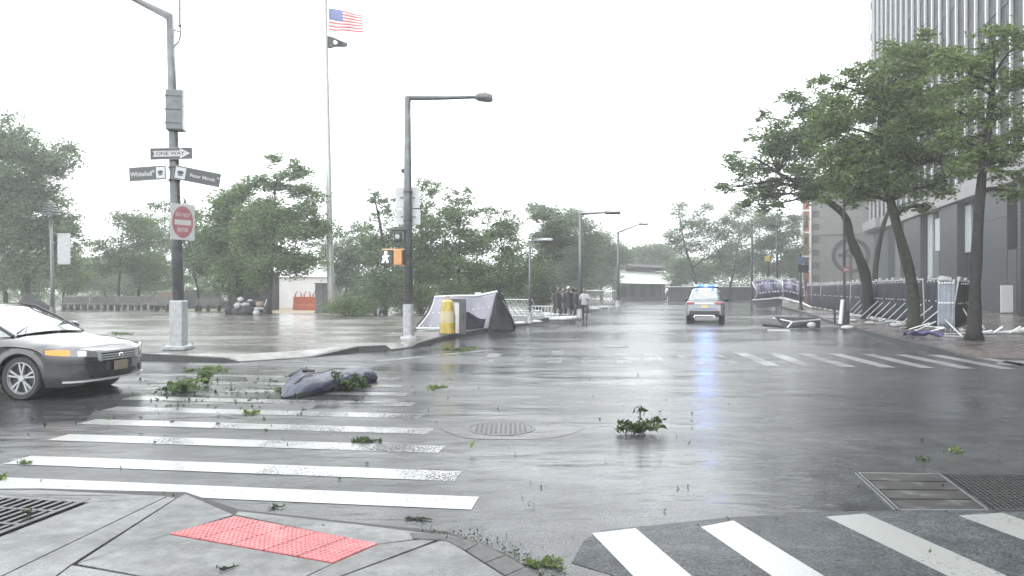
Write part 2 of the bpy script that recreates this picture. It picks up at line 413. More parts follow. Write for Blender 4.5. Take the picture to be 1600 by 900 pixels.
# curved kerb stones
kc = [(640, 832), (700, 834), (748, 848), (790, 867), (822, 885), (852, 905), (885, 945), (915, 1010), (935, 1080)]
ki = [(645, 841), (696, 843.5), (728, 860), (758, 879), (790, 899), (815, 925), (845, 975), (865, 1040), (872, 1100)]
for i in range(len(kc) - 1):
    slab([kc[i], kc[i + 1], ki[i + 1], ki[i]], .034, 'kerb', .003, 'kerb_stone')
# tactile paving: red tiles with truncated domes
A, B, C, D = [Vector(xy(G(*p, z=.03))) for p in ((264, 833.5), (367, 806), (592, 849), (521, 879))]
M['tact'] = mat('red_tactile_tile', (.31, .075, .08), .5, noise=9, amount=.25, bump=.2, coat=.25, stain=(5, (.36, .12, .12), .56))
nu, nv = 5, 2
du = ((C - B) + (D - A)) / 2; dv = ((B - A) + (C - D)) / 2
def bil(u, v): return A.lerp(D, u).lerp(B.lerp(C, u), v)
for i in range(nu):
    for j in range(nv):
        u0, u1, v0, v1 = i / nu, (i + 1) / nu, j / nv, (j + 1) / nv
        q = [bil(u0 + .004, v0 + .006), bil(u1 - .004, v0 + .006), bil(u1 - .004, v1 - .006), bil(u0 + .004, v1 - .006)]
        mb = MB(); mb.prism([tuple(p) for p in q], 0, .030)
        nd = 7; md = 6
        for a in range(nd):
            for b in range(md):
                c = bil(u0 + (u1 - u0) * (a + .5) / nd, v0 + (v1 - v0) * (b + .5) / md)
                mb.tube([(c.x, c.y, .029), (c.x, c.y, .0355)], [.014, .008], 7)
        mb.build('tactile_tile', M['tact'], near)
# iron grate in the corner pavement
gr = thing('drain_grate', 'dark slotted iron grate set in the concrete pavement beside the crosswalk', 'drain grate', (0, 0, 0))
g0, g1, g2, g3 = G(138, 785), G(-20, 846), G(-500, 1010), G(-330, 768)
e1 = Vector(xy(g1 - g0)); 
top = [Vector(xy(g0)), Vector(xy(G(-20, 776)))]
va = Vector(xy(g0)); vb = Vector(xy(g1)); vc = Vector(xy(G(-20, 776))) 
du1 = (vb - va).normalized(); dv1 = (vc - va).normalized()
frame = MB()
def flat_bar(mb, a, b, w, z0, z1):
    a = Vector(a); b = Vector(b); n = Vector((-(b - a).y, (b - a).x)).normalized() * w / 2
    mb.prism([tuple(a - n), tuple(b - n), tuple(b + n), tuple(a + n)], z0, z1)
LU, LV = 1.5, 2.6
flat_bar(frame, va, va + du1 * LU, .05, .008, .03); flat_bar(frame, va, va + dv1 * LV, .05, .0075, .0295)
flat_bar(frame, va + dv1 * LV, va + dv1 * LV + du1 * LU, .05, .008, .03); flat_bar(frame, va + du1 * LU, va + du1 * LU + dv1 * LV, .05, .0075, .0295)
M['iron'] = mat('wet_cast_iron', (.05, .052, .052), .35, .5, noise=25, amount=.4, bump=.3)
frame.build('frame', M['iron'], gr)
MB().prism([tuple(va), tuple(va + du1 * LU), tuple(va + du1 * LU + dv1 * LV), tuple(va + dv1 * LV)], .0, .0085).build('pit', M['joint'], gr)
n = 30
for i in range(1, n):
    mb = MB(); p = va + dv1 * LV * i / n; flat_bar(mb, p + du1 * .025, p + du1 * (LU - .025), .034, .012, .026); mb.build('bar', M['iron'], gr)
for i in range(1, 5):
    mb = MB(); p = va + du1 * LU * i / 5; flat_bar(mb, p + dv1 * .025, p + dv1 * (LV - .025), .03, .010, .0275); mb.build('cross_bar', M['iron'], gr)

# manhole covers
def manhole(px, py, r, label, detail=True, sx=1):
    c = G(px, py); t = thing('manhole_cover', label, 'manhole cover', (c.x, c.y, 0), group='manhole covers in the road')
    mb = MB(); n = 40
    ring = lambda rr, z: [Vector((math.cos(2 * math.pi * k / n) * rr, math.sin(2 * math.pi * k / n) * rr, z)) for k in range(n)]
    mb.loft([ring(r + .05, .001), ring(r + .045, .009), ring(r + .008, .010), ring(r + .004, .001)]); mb.build('rim', M['iron'], t)
    MB().loft([ring(r, .001), ring(r - .002, .008)], cap=True).build('lid', M['iron'], t)
    if detail:
        mb = MB(); k = .058
        for i in range(-6, 7):
            for j in range(-6, 7):
                x, y = i * k, j * k
                if math.hypot(x, y) < r - .03: mb.prism([(x - .019, y - .019), (x + .019, y - .019), (x + .019, y + .019), (x - .019, y + .019)], .007, .014)
        tag(mb.build('tread_stud', M['iron'], t), kind='stuff')
    return t
manhole(783, 669.5, .37, 'studded round manhole cover in the open road beside the leafy branch')
manhole(958, 541, .42, 'smooth dark manhole cover in the wet road between the two pale lane lines', False)
manhole(1036, 521.5, .42, 'small dark manhole cover in the road just behind the patrol car', False)
# asphalt patch round the near manhole
pc = G(800, 671); n = 28
sheetp = mesh_obj('asphalt_patch', [(pc.x + math.cos(a) * (.85 + .09 * math.sin(3 * a)), pc.y + math.sin(a) * (.62 + .06 * math.sin(2 * a + 1)), .003) for a in np.linspace(0, 2 * math.pi, n, endpoint=False)], [tuple(range(n))],
    wet_ground('patched_asphalt', (.035, .036, .038), (.06, .06, .062), .9, 55, .2, .38, .5, .8), road)
b_ = bpy.data.materials['patched_asphalt'].node_tree.nodes['Principled BSDF']; b_.inputs['Coat Weight'].default_value = 0; b_.inputs['Specular IOR Level'].default_value = .38
M['coarse'] = wet_ground('coarse_asphalt', (.013, .015, .017), (.026, .028, .030), .9, 58, .34, .55, .4, 1.6, (.03, 3.6)); b_ = M['coarse'].node_tree.nodes['Principled BSDF']; b_.inputs['Coat Weight'].default_value = 0; b_.inputs['Specular IOR Level'].default_value = .28
mesh_obj('asphalt_patch', [(p.x, p.y, .0031) for p in (G(893, 880), G(912, 846), G(940, 829), G(1150, 808), G(1340, 799), G(1900, 797), G(3200, 1500), G(1000, 1500), G(960, 900))], [tuple(range(9))][::1], M['coarse'], road)
M['silt'] = paint_mat('brown_silt', .12, (.055, .045, .032))
for pl in ():
    mesh_obj('silt_streak', [(p.x, p.y, .0036) for p in (G(*q) for q in pl)], [tuple(range(len(pl)))], M['silt'], road)
# other repairs in the road
for pl in ([(380, 585), (600, 590), (590, 612), (395, 606)], [(150, 640), (500, 628), (480, 645), (130, 660)]):
    mesh_obj('asphalt_patch', [(p.x, p.y, .0028) for p in (G(*q) for q in pl)], [(0, 1, 2, 3)], M['patch'] if 'patch' in M else bpy.data.materials['patched_asphalt'], road)

# steel hatch and grating at the lower right
M['plate'] = mat('wet_steel_plate', (.022, .021, .020), .4, .2, noise=5, amount=.5, bump=.3, stain=(5, (.09, .09, .09), .56))
a, b, c, d = G(1342, 740), G(1467, 742), G(1543, 798), G(1405, 798)
ht = thing('utility_hatch', 'dark steel hatch of scuffed flat plates set in the road by the white crosswalk bars', 'utility hatch')
def quad_bar(mb, p, q, w, z0, z1): flat_bar(mb, xy(p), xy(q), w, z0, z1)
fr = MB(); quad_bar(fr, a, b, .02, 0, .010); quad_bar(fr, d, c, .02, 0, .0102); quad_bar(fr, a, d, .014, 0, .0125); quad_bar(fr, a + Vector((-.035, 0, 0)), d + Vector((-.035, 0, 0)), .010, 0, .0115); quad_bar(fr, b, c, .016, 0, .0127)
fr.build('frame', M['steel'], ht)
for i in range(4):
    t0, t1 = i / 4 + .012, (i + 1) / 4 - .012
    MB().prism([tuple(xy(a.lerp(d, t0).lerp(b.lerp(c, t0), .03))), tuple(xy(a.lerp(d, t0).lerp(b.lerp(c, t0), .97))), tuple(xy(a.lerp(d, t1).lerp(b.lerp(c, t1), .97))), tuple(xy(a.lerp(d, t1).lerp(b.lerp(c, t1), .03)))], .001, .009).build('plate', M['plate'], ht)
sc_ = MB()
for k in range(4): q = a.lerp(d, .84 + .03 * k).lerp(b.lerp(c, .84 + .03 * k), .06 + .04 * k); quad_bar(sc_, q, q + Vector((.05, -.07, 0)), .012, .008, .016)
sc_.build('hinge', M['steel'], ht)
b2, c2 = b + Vector((1.9, -.03, 0)), c + Vector((1.9, -.03, 0))
gt = thing('road_grating', 'fine meshed steel ventilation grating in the road beside the plated hatch', 'grating')
fr = MB(); s_ = Vector((.05, 0, 0)); quad_bar(fr, b + s_, b2, .04, 0, .010); quad_bar(fr, c + s_, c2, .04, 0, .0102); quad_bar(fr, b2, c2, .04, 0, .012)
fr.build('frame', M['iron'], gt)
mb = MB(); N_ = 46
for i in range(1, N_):
    p, q = (b + s_).lerp(b2, i / N_), (c + s_).lerp(c2, i / N_); quad_bar(mb, p, q, .016, .001, .009)
for i in range(1, 22):
    p, q = (b + s_).lerp(c + s_, i / 22), b2.lerp(c2, i / 22); quad_bar(mb, p, q, .012, .001, .0075)
tag(mb.build('grating_bar', M['iron'], gt), kind='stuff')
mb = MB(); m_ = .5
quad_bar(mb, (b + s_).lerp(b2, m_), (c + s_).lerp(c2, m_), .03, .001, .0115); mb.build('cross_bar', M['steel'], gt)
# ================================================================== BUILDINGS
# tower along the right side; its long front runs from (21, 5) to (44.5, 86.9)
TD = Vector((.287, 1, 0)).normalized(); TN = Vector((-TD.y, TD.x, 0))      # TN points to the road
T0 = Vector((32.7 + .287 * (86.9 - 45.8), 86.9, 0))                         # far corner
t = thing('office_tower', 'tall dark glass office tower with close white vertical fins over a stone band', 'building', T0)
def tl(s, out, z): p = -TD * s + TN * out; return Vector((p.x, p.y, z))   # s metres from far corner towards us
M['glass'] = mat('dark_window_glass', (.020, .024, .028), .42, .0, noise=.35, amount=.3, spec=.15)
M['fin'] = mat('aluminium_fin', (.48, .49, .50), .35, .3, noise=4, amount=.1)
M['tstone'] = mat('pale_band_stone', (.22, .21, .21), .55, noise=3, amount=.15, bump=.1)
M['granite'] = mat('dark_granite', (.022, .025, .029), .5, noise=4, amount=.3)
M['granite2'] = mat('grey_granite', (.10, .105, .11), .35, noise=4, amount=.2)
M['pale_pane'] = mat('pale_window_panel', (.40, .43, .44), .4, noise=2, amount=.1)  # plain pale panel for the lighter panes of the tower
SLEN, ZT = 84, 78
rotT = Matrix(((TN.x, -TD.x, 0), (TN.y, -TD.y, 0), (0, 0, 1)))            # local x = out, y = s
def tbox(mb, s0, s1, o0, o1, z0, z1):
    return mb.box(tl((s0 + s1) / 2, (o0 + o1) / 2, (z0 + z1) / 2), (abs(o1 - o0), abs(s1 - s0), z1 - z0), M=rotT)
tbox(MB(), 0, SLEN, -26, -.9, 0, ZT).build('wall', mat('tower_core', (.07, .08, .085), .5), t)
def shared(name, mb, m, parent, offs):
    first = mb.build(name, m, parent); out = [first]
    for o in offs[1:]:
        c = first.copy(); COL.objects.link(c); c.location = o; out.append(c)
    first.location = offs[0]; return out
SP = 2.12; NB = int(SLEN / SP)
shared('fin', MB().box((0, 0, (9.9 + ZT) / 2), (.17, .20, ZT - 9.9), M=rotT), M['fin'], t, [tl(.1 + SP * i, -.42, 0) for i in range(NB + 1)])
shared('window', MB().box((0, 0, (9.9 + ZT) / 2), (.12, SP - .2, ZT - 9.95), M=rotT), M['glass'], t, [tl(.1 + SP * (i + .5), -.62, 0) for i in range(NB)])
spz = [9.9 + 3.9 * (k + 1) - .5 for k in range(17)]
sp = MB()
for z in spz: tbox(sp, .3, SLEN, -.58, -.5, z, z + .9)
sp.build('spandrel', mat('spandrel_glass', (.016, .02, .024), .45, .0, spec=.15), t)
shared('band_stone', MB().box((0, 0, 9.25), (.9, SP * 2 - .015, 1.25), M=rotT), M['tstone'], t, [tl(.1 + SP * 2 * (i + .5), -.2, 0) for i in range(NB // 2)])
# ground floor rhythm, s measured from the far corner
def Yof(px): return 19.55 / ((px - 800) / 1080 - .287)
def sof(px): return (86.9 - Yof(px)) / TD.y
gf = [(1376, 1392, 'glass', .13, 8.6), (1392, 1400, 'granite2', .13, 8.6), (1400, 1411, 'glass', .13, 8.6), (1411, 1437, 'granite', .13, 8.6), (1438, 1445, 'pale_pane', .13, 8.6), (1445, 1449, 'glass', .13, 8.6),
      (1449, 1459, 'pale_pane', 5.1, 8.0), (1449, 1459, 'granite2', .13, 5.0), (1460, 1467, 'granite2', .13, 8.6), (1467, 1494, 'granite', .13, 8.6), (1494, 1503, 'pale_pane', 4.6, 8.3), (1494, 1503, 'glass', .13, 4.5),
      (1503, 1508, 'glass', .13, 8.6), (1509, 1524, 'pale_pane', 4.9, 8.3), (1509, 1524, 'granite2', .13, 4.8), (1525, 1572, 'granite', .13, 8.6), (1573, 1587, 'pale_pane', 4.4, 8.4), (1573, 1587, 'granite', .13, 4.3), (1588, 1593, 'granite', .13, 8.6), (1594, 1620, 'pale_pane', 4.5, 8.4), (1594, 1620, 'glass', .13, 4.4)]
nm = {'glass': 'window', 'granite': 'column', 'granite2': 'stone_panel', 'pale_pane': 'window'}
for x0, x1, k, z0, z1 in gf:
    s0, s1 = sof(x0), sof(x1)
    out = {'glass': -.75, 'granite': -.05, 'granite2': -.4, 'pale_pane': -.6}[k]
    nb_ = max(1, round((z1 - z0) / 2.1)) if 'gran' in k else 1
    for q_ in range(nb_): tbox(MB(), s0 + .01, s1 - .01, -.88, out, z0 + (z1 - z0) * q_ / nb_ + .006, z0 + (z1 - z0) * (q_ + 1) / nb_ - .006).build(nm[k] if nb_ == 1 else 'facing_stone', M[k], t, bevel=.02)
s = sof(1620)
while s < SLEN - 6:
    tbox(MB(), s + .02, s + 2, -.88, -.05, .13, 8.6).build('column', M['granite'], t)
    tbox(MB(), s + 2.05, s + 4.5, -.88, -.6, 4.5, 8.4).build('window', M['pale_pane'], t); tbox(MB(), s + 2.05, s + 4.5, -.88, -.75, .13, 4.4).build('window', M['glass'], t)
    s += 4.6
# canopy slab left part
tbox(MB(), 1.5, sof(1378), -.1, .7, 8.8, 9.9).build('canopy', M['tstone'], t)

# white notice board on the tower's base, red brackets
p = P(1573, 452, Yof(1573) - 1.2)
nb = thing('notice_board', 'upright blank white board standing against the dark column of the tower', 'board', (p.x, p.y, .13))
MB().box((0, 0, .95), (.78, .06, 1.75)).build('panel', M['white'], nb, bevel=.01); MB().box((-.3, 0, .04), (.08, .4, .06)).box((.3, 0, .04), (.08, .4, .06)).build('foot', M['dark'], nb)

# grey-walled hall beyond, with a round emblem
YB = 95.0; xl, xr = 40.9, 51.5
bl = thing('ferry_hall', 'grey block-walled building with a dark ring emblem and an orange brick corner', 'building', (40.0, YB, 0), R(-22))
M['gbrick'] = mat('grey_blockwork', (.19, .187, .178), .6, noise=1.5, amount=.12, bump=.1)
M['obrick'] = mat('orange_brick', (.34, .12, .06), .6, noise=6, amount=.25)
MB().box((5.5, 8, 8.4), (8.8, 15.6, 16.8)).build('wall', mat('mortar', (.10, .10, .10), .8), bl)
# courses of large blocks on the front
n = 0
proto = None
for r in range(19):
    for c in range(6):
        x = .05 + 1.85 * c + (.9 if r % 2 else 0)
        if x > 8.0: continue
        w = min(1.83, 8.8 - x)
        if proto is None:
            proto = MB().box((.915, 0, .43), (1.83, .16, .86)).build('block', M['gbrick'], bl); b_ = proto
        else: b_ = proto.copy(); COL.objects.link(b_)
        b_.location = (1.1 + x, .12, .13 + .876 * r); b_.scale = (w / 1.83, 1, 1)
for z in (9.2,): MB().box((5.5, 0, z), (8.8, .3, .14)).build('string_course', M['tstone'], bl)
ring = MB(); cx, cz, rr = 5.9, 1.7 + (452 - 399) / F * 93, 2.1
for k in range(36): pass
ring.tube([Vector((cx + math.cos(a) * rr, 0, cz + math.sin(a) * rr)) for a in np.linspace(0, 2 * math.pi, 37)], .26, 6, cap=False)
ring.build('emblem_ring', M['dark'], bl)
MB().tube([(cx - 1.5, -.02, cz), (cx + 1.5, -.02, cz)], .2, 6).tube([(cx, -.02, cz - 3.2), (cx, -.02, cz + 1.5)], .2, 6).tube([(cx - 1, -.03, cz + .1), (cx, -.03, cz + .9), (cx + 1, -.03, cz + .1)], .17, 6).build('emblem_cross', M['dark'], bl)
# orange brick corner bay on its road side
MB().box((.40, 1.9, 7.2), (.96, 3.7, 14.2)).build('brick_corner', M['obrick'], bl)
for x in (-.12, .92): MB().box((x, -.05, 7.2), (.26, .3, 14.4)).build('pilaster', M['white'], bl)
for y in (1.6, 3.6): MB().box((-.16, y, 7.2), (.2, .3, 14.4)).build('pilaster', M['white'], bl)
for z in (4.2, 6.2, 9.5, 12.5): MB().box((.4, -.08, z), (.8, .25, .22)).build('sill', M['white'], bl)
for z in (2.3, 5.3, 8.2, 11): MB().box((.4, -.02, z), (.42, .2, 1.6)).build('window', M['glass'], bl)
MB().box((.4, 1.9, 14.6), (1.4, 4, .5)).build('cornice', M['white'], bl)

# low dark wing between hall and tower
wg = thing('link_building', 'narrow dark building between the grey hall and the finned tower', 'building', (53.5, 99, 0))
MB().box((0, 1, 9), (9, 6, 18)).build('wall', mat('wing_wall', (.10, .105, .11), .6, noise=2), wg)
for i in range(5): MB().box((-3.6 + 1.8 * i, -2.05, 11), (.9, .12, 9)).build('window', M['glass'], wg)

# pale pavilion down the road
c = P(993, 452, 112); pv = thing('pavilion', 'low pavilion with a broad white sloping roof at the far end of the road', 'building', (c.x, 108, 0))
MB().box((0, 3, 1.5), (7, 6, 3)).build('wall', mat('pavilion_wall', (.06, .065, .06), .6), pv)
r0 = [Vector(v) for v in ((-5.6, -2, 2.7), (5.4, -2, 2.5), (5.4, 8, 2.5), (-5.6, 8, 2.7))]; r1 = [Vector(v) for v in ((-2.6, 2, 4.8), (4.4, 2, 4.4), (4.4, 4, 4.4), (-2.6, 4, 4.8))]
MB().loft([r0, r1], cap=True).build('roof', M['white'], pv)
MB().box((1.6, 3, 5.35), (9, 5, .35), M=Matrix.Rotation(R(3), 3, 'Y')).build('upper_roof', M['tstone'], pv)
MB().box((1.3, 3, 4.9), (6.5, 3, .6)).build('clerestory', M['glass'], pv)
for x in (-2.6, -1.2, .4, 1.9): MB().box((x, -.08, 1.5), (.9, .1, 1.9)).build('window', M['glass'], pv)
for x in (-3.4, 3.4): MB().box((x, -1.4, 1.3), (.3, .3, 2.6)).build('post', M['dark'], pv)

# white marquee in the park
c = G(492, 479, .13); mq = thing('marquee', 'big plain white tent standing behind the orange barriers in the park', 'tent', (c.x - .4, 62, .13))
mq_m = mat('white_tent_canvas', (.78, .79, .80), .5, noise=1.5, amount=.05, bump=.2, dist=.1)
w, d = 3.3, 4.5
e = [Vector(v) for v in ((-w, -d, 0), (w, -d, 0), (w, d, 0), (-w, d, 0))]; e2 = [v + Vector((0, 0, 2.6)) for v in e]
top = [Vector(v) for v in ((-w + 1.0, -.8, 3.75), (w - .7, -.8, 3.75), (w - .7, .8, 3.75), (-w + 1, .8, 3.75))]
MB().loft([e, e2]).build('side_wall', mq_m, mq); MB().loft([[v * 1.0 + Vector((0, 0, 2.59)) for v in [Vector((a.x * 1.04, a.y * 1.04, 0)) for a in e]], top], cap=True).build('roof', mq_m, mq)
for a in e: MB().cyl(a, .06, 2.6, 8).build('pole', M['steel'], mq)
# a taller pale slanting banner mast beside the dark trees
a, b = P(350, 470, 52), P(339, 412, 52)
bn = MB().loft([[a + Vector((-.12, 0, 0)), a + Vector((.22, 0, 0)), a + Vector((.22, .2, 0)), a + Vector((-.12, .2, 0))], [b + Vector((-.2, 0, -.1)), b + Vector((.65, 0, .35)), b + Vector((.65, .2, .35)), b + Vector((-.2, .2, -.1))]], cap=True).build('banner_cloth', mq_m)
bnr = thing('feather_banner', 'plain white banner leaning on a slanting mast beside the dark tree trunks', 'banner', (a.x, a.y, .13))
bn.parent = bnr; bn.location = (-a.x, -a.y, -.13)
MB().tube([Vector((0.2, .25, -.0)), Vector((.1, .25, a.z - .13)), Vector((b.x - a.x + .5, .25, b.z + .3))], .05, 6).build('mast', M['steel'], bnr)
# pale house roof far beyond the park, left
c = P(140, 400, 120); hs = thing('park_house', 'pale flat-topped building showing above the park trees behind the road signs', 'building', (c.x + 2, 120, .0))
MB().box((0, 4, 3.4), (13, 8, 6.8)).build('wall', mat('pale_render', (.38, .38, .39), .7, noise=2, amount=.1), hs)
MB().box((0, 4, 7.0), (14, 9, .4)).build('roof', M['tstone'], hs)
for x in (-5, -3, -1, 1, 3, 5): MB().box((x, -.05, 4.4), (1, .12, 1.6)).build('window', M['glass'], hs)
# ================================================================== TREES
def leaf_mesh(name, P_, A_, S_, m, parent, seed, wind=(1, 0, .1), wk=.6, aspect=.42):
    """P_ (n,3) leaf centres, S_ size (n,): one pointed folded leaf (2 quads -> 4 tris) each"""
    g = np.random.default_rng(seed); n = len(P_)
    ax = g.normal(size=(n, 3)) + np.array(wind) * wk * 2.2; ax /= np.linalg.norm(ax, axis=1)[:, None]
    nr = g.normal(size=(n, 3)) + np.array((0, -.3, .8)); nr -= (nr * ax).sum(1)[:, None] * ax; nr /= np.linalg.norm(nr, axis=1)[:, None]
    sd = np.cross(ax, nr)
    L = S_[:, None]; w = L * aspect
    base = P_ - ax * L * .5; tip = P_ + ax * L * .5 - nr * L * .12
    l = P_ + sd * w * .5 + nr * w * .18; r = P_ - sd * w * .5 + nr * w * .18
    v = np.stack([base, l, tip, r], 1).reshape(-1, 3)
    k = np.arange(n)[:, None] * 4
    tri = np.concatenate([k + np.array([[0, 1, 2]]), k + np.array([[0, 2, 3]])], 1).reshape(-1, 3)
    me = bpy.data.meshes.new(name); me.vertices.add(len(v)); me.vertices.foreach_set('co', v.astype(np.float32).ravel())
    me.loops.add(tri.size); me.loops.foreach_set('vertex_index', tri.astype(np.int32).ravel())
    me.polygons.add(len(tri)); me.polygons.foreach_set('loop_start', np.arange(0, tri.size, 3, dtype=np.int32))
    me.update(); me.validate(); me.materials.append(m)
    o = bpy.data.objects.new(name, me); COL.objects.link(o); o.parent = parent; return o

TREE_N = 0
def tree(base_px, Y, blobs, label, leaf=.2, dens=1.0, m='leaf1', trunk=.16, path=None, wind=(1, 0, .15), group='trees round the junction', name='tree', clump=.42, bark='bark', zb=.13, thick=1.0, forks=None, gaps=.5, nlimb=None, wk=.6):
    """blobs: pixel ellipses (px,py,rx,ry[,dY]) of the crown read off at depth Y"""
    global TREE_N; TREE_N += 1; g = np.random.default_rng(100 + TREE_N); rd = random.Random(TREE_N)
    b = P(*base_px, Y); b.z = zb; t = thing(name, label, 'tree' if 'tree' in name else 'shrub', b, group=group)
    ell = []
    for q in blobs:
        c = P(q[0], q[1], Y) - b; dy = q[4] if len(q) > 4 else 0
        s = Y / F; rx, rz = q[2] * s, q[3] * s; ry = min(max(rx, rz), 3.2) * thick
        ell.append((Vector((c.x, dy, c.z)), rx, ry, rz))
    # trunk
    if path: tp = [P(x, y, Y) - b for x, y in path]; tp[0] = Vector((tp[0].x, 0, 0)); tp = [Vector((p.x, 0, p.z)) for p in tp]
    else:
        top = sum((e[0] for e in ell), Vector()) / len(ell); zt = min(e[0].z - e[3] * .3 for e in ell); zt = max(zt, top.z * .35)
        tp = [Vector((0, 0, 0)), Vector((top.x * .12 + rd.uniform(-.1, .1), 0, zt * .55)), Vector((top.x * .35, 0, zt)), Vector((top.x * .8, 0, top.z))]
    # smooth the path
    sp = []
    for i in range(len(tp) - 1):
        for k in range(4):
            u = k / 4; p0 = tp[max(i - 1, 0)]; p1 = tp[i]; p2 = tp[i + 1]; p3 = tp[min(i + 2, len(tp) - 1)]
            sp.append(.5 * ((2 * p1) + (p2 - p0) * u + (2 * p0 - 5 * p1 + 4 * p2 - p3) * u * u + (3 * p1 - p0 - 3 * p2 + p3) * u ** 3))
    sp.append(tp[-1]); nsp = len(sp)
    rad = [trunk * (1.4 if i == 0 else 1.0) * (1 - .72 * i / nsp) * rd.uniform(.9, 1.1) for i in range(nsp)]
    MB().tube(sp, rad, 10).build('trunk', M[bark], t, smooth=True)
    # limbs to each blob, twigs to cluster centres
    pts = []; szs = []
    for ei, (c, rx, ry, rz) in enumerate(ell):
        cand = [i for i in range(nsp) if i > nsp * .3 and sp[i].z < c.z + .2] or [nsp - 1]
        i0 = min(cand, key=lambda i: (sp[i] - c).length + abs(sp[i].z - (c.z - (sp[i] - c).length * .35)) * .5)
        a = sp[i0]; r0 = max(.03, rad[i0] * .6)
        mid = a.lerp(c, .5) + Vector((rd.uniform(-.15, .15), rd.uniform(-.15, .15), (c - a).length * .10))
        lm = MB(); lp = [a, a.lerp(mid, .5) + Vector((0, 0, .05)), mid, mid.lerp(c, .6), c]
        lm.tube(lp, [r0, r0 * .8, r0 * .62, r0 * .42, r0 * .2], 6)
        vol = (rx * ry * rz) ** (1 / 3)
        nc = max(5, int(7 + 6.0 * vol * vol / (clump * 2)))
        nc = min(nc, 60)
        for k in range(nc):
            d = g.normal(size=3); d /= np.linalg.norm(d); u = 1.2 * g.random() ** .5
            cc = Vector((c.x + d[0] * rx * u, c.y + d[1] * ry * u, c.z + d[2] * rz * u))
            st = lp[2].lerp(c, rd.random()) if rd.random() < .6 else c
            lm.tube([st, st.lerp(cc, .55) + Vector((0, 0, .06 * vol)), cc], [r0 * .22, r0 * .14, r0 * .05], 4, cap=False)
            cr = clump * (.45 + .75 * g.random()) * min(1.5, max(.5, vol))
            nl = int(112 * dens * (cr / .42) ** 2 / (leaf / .2) ** 1.6 * (.35 + .9 * g.random()))
            q = g.normal(size=(nl, 3)) * np.array((cr * .75, cr * .6, cr * .42))
            # wind shear: clumps stream off one way
            q[:, 0] += wind[0] * np.abs(g.normal(size=nl)) * cr * .5; q[:, 2] += (wind[2]) * q[:, 0] * .5
            pts.append(q + np.array(cc)); szs.append(leaf * (.6 + .7 * g.random(nl)))
        lm.build('limb', M[bark], t, smooth=True)
    leaf_mesh('crown', np.concatenate(pts), None, np.concatenate(szs), M[m], t, TREE_N, wind, wk)
    return t

def shrub(px, py, Y, rx, ry, label, m='leaf1', leaf=.14, n=2600, zb=.13, group='shrubs at the plaza edge'):
    global TREE_N; TREE_N += 1; g = np.random.default_rng(500 + TREE_N)
    b = P(px, py, Y); s = Y / F; b.z = zb; t = thing('shrub', label, 'shrub', b, group=group)
    cs = []; mb = MB()
    for k in range(16):
        c = Vector((g.uniform(-1, 1) * rx * s * .7, g.uniform(-.5, .5) * rx * s, g.uniform(.25, 1.25) * ry * s)); cs.append(c)
        mb.tube([(c.x * .15, c.y * .15, 0), (c.x * .6, c.y * .5, c.z * .5), c], [.03, .02, .008], 5)
    mb.build('stem', M['bark'], t)
    pts = np.concatenate([g.normal(size=(n // 16, 3)) * np.array((rx * s * .28, rx * s * .28, ry * s * .26)) + np.array(c) for c in cs])
    pts[:, 2] = np.abs(pts[:, 2]) + .02
    leaf_mesh('foliage', pts, None, leaf * (.6 + .7 * g.random(len(pts))), M[m], t, TREE_N)
    return t

# ---- park, left
GL = 'trees in the park'
tree((42, 478), 47, [(15, 222, 32, 36), (55, 245, 45, 26), (20, 280, 55, 40), (75, 262, 32, 16), (60, 310, 42, 22), (15, 340, 55, 45), (70, 350, 38, 34), (105, 365, 26, 22), (20, 405, 50, 38), (75, 405, 40, 32), (-40, 300, 60, 80)], 'tallest park tree, its layered crown rising behind the silver car', .24, 1.5, 'leaf2', .32, group=GL)
tree((8, 480), 58, [(0, 430, 40, 30), (40, 440, 35, 25), (-40, 400, 60, 60)], 'low grey-green tree under the tallest park crown, its trunk behind the silver car', .24, 1.2, 'leaf2', .22, group=GL)
tree((100, 478), 60, [(105, 420, 28, 26), (110, 445, 22, 14), (90, 395, 22, 20)], 'yellow-green small tree behind the lantern post and its white board', .2, 1.3, 'leaf3', .14, group=GL)
tree((186, 482), 58, [(195, 345, 24, 18), (215, 362, 32, 24), (175, 400, 32, 24), (205, 405, 34, 28), (160, 420, 20, 16)], 'slim park tree just to the sign pole\'s car side with a tufted top', .22, 1.25, 'leaf1', .14, group=GL)
tree((214, 482), 62, [(235, 370, 28, 30), (240, 410, 32, 30), (225, 430, 40, 20)], 'second slim park tree, nearest the thick sign pole on its car side', .22, 1.2, 'leaf2', .14, group=GL)
tree((165, 480), 75, [(150, 425, 40, 22), (190, 440, 35, 18), (120, 440, 30, 20)], 'pale low tree above the long stone bench', .26, 1.1, 'leaf2', .16, group=GL)
tree((313, 488), 50, [(250, 322, 16, 9), (285, 350, 26, 24), (305, 385, 34, 32), (315, 425, 30, 24), (290, 405, 26, 26)], 'thin young tree just behind the thick sign pole with one tuft blown up high', .21, 1.25, 'leaf2', .10, group=GL)
tree((377, 486), 47, [(350, 335, 36, 32), (335, 375, 34, 36), (375, 305, 24, 20), (380, 385, 40, 36), (360, 430, 40, 26), (395, 350, 30, 28)], 'broad dark tree over the heap of bags', .22, 1.6, 'leaf1', .34, group=GL)
tree((421, 494), 43, [(422, 250, 15, 14), (455, 262, 14, 14), (476, 268, 16, 16), (445, 285, 32, 20), (400, 300, 24, 26), (478, 300, 20, 14), (420, 330, 44, 26), (485, 325, 24, 20), (455, 360, 44, 26), (395, 380, 34, 34), (440, 402, 44, 24), (410, 440, 24, 14), (485, 350, 18, 22)], 'tall ragged tree between the heap of bags and the flagpole, crown streaming to the flagpole', .21, 1.6, 'leaf1', .13, group=GL, path=[(421, 494), (424, 430), (428, 360), (430, 290)], wk=1.0)
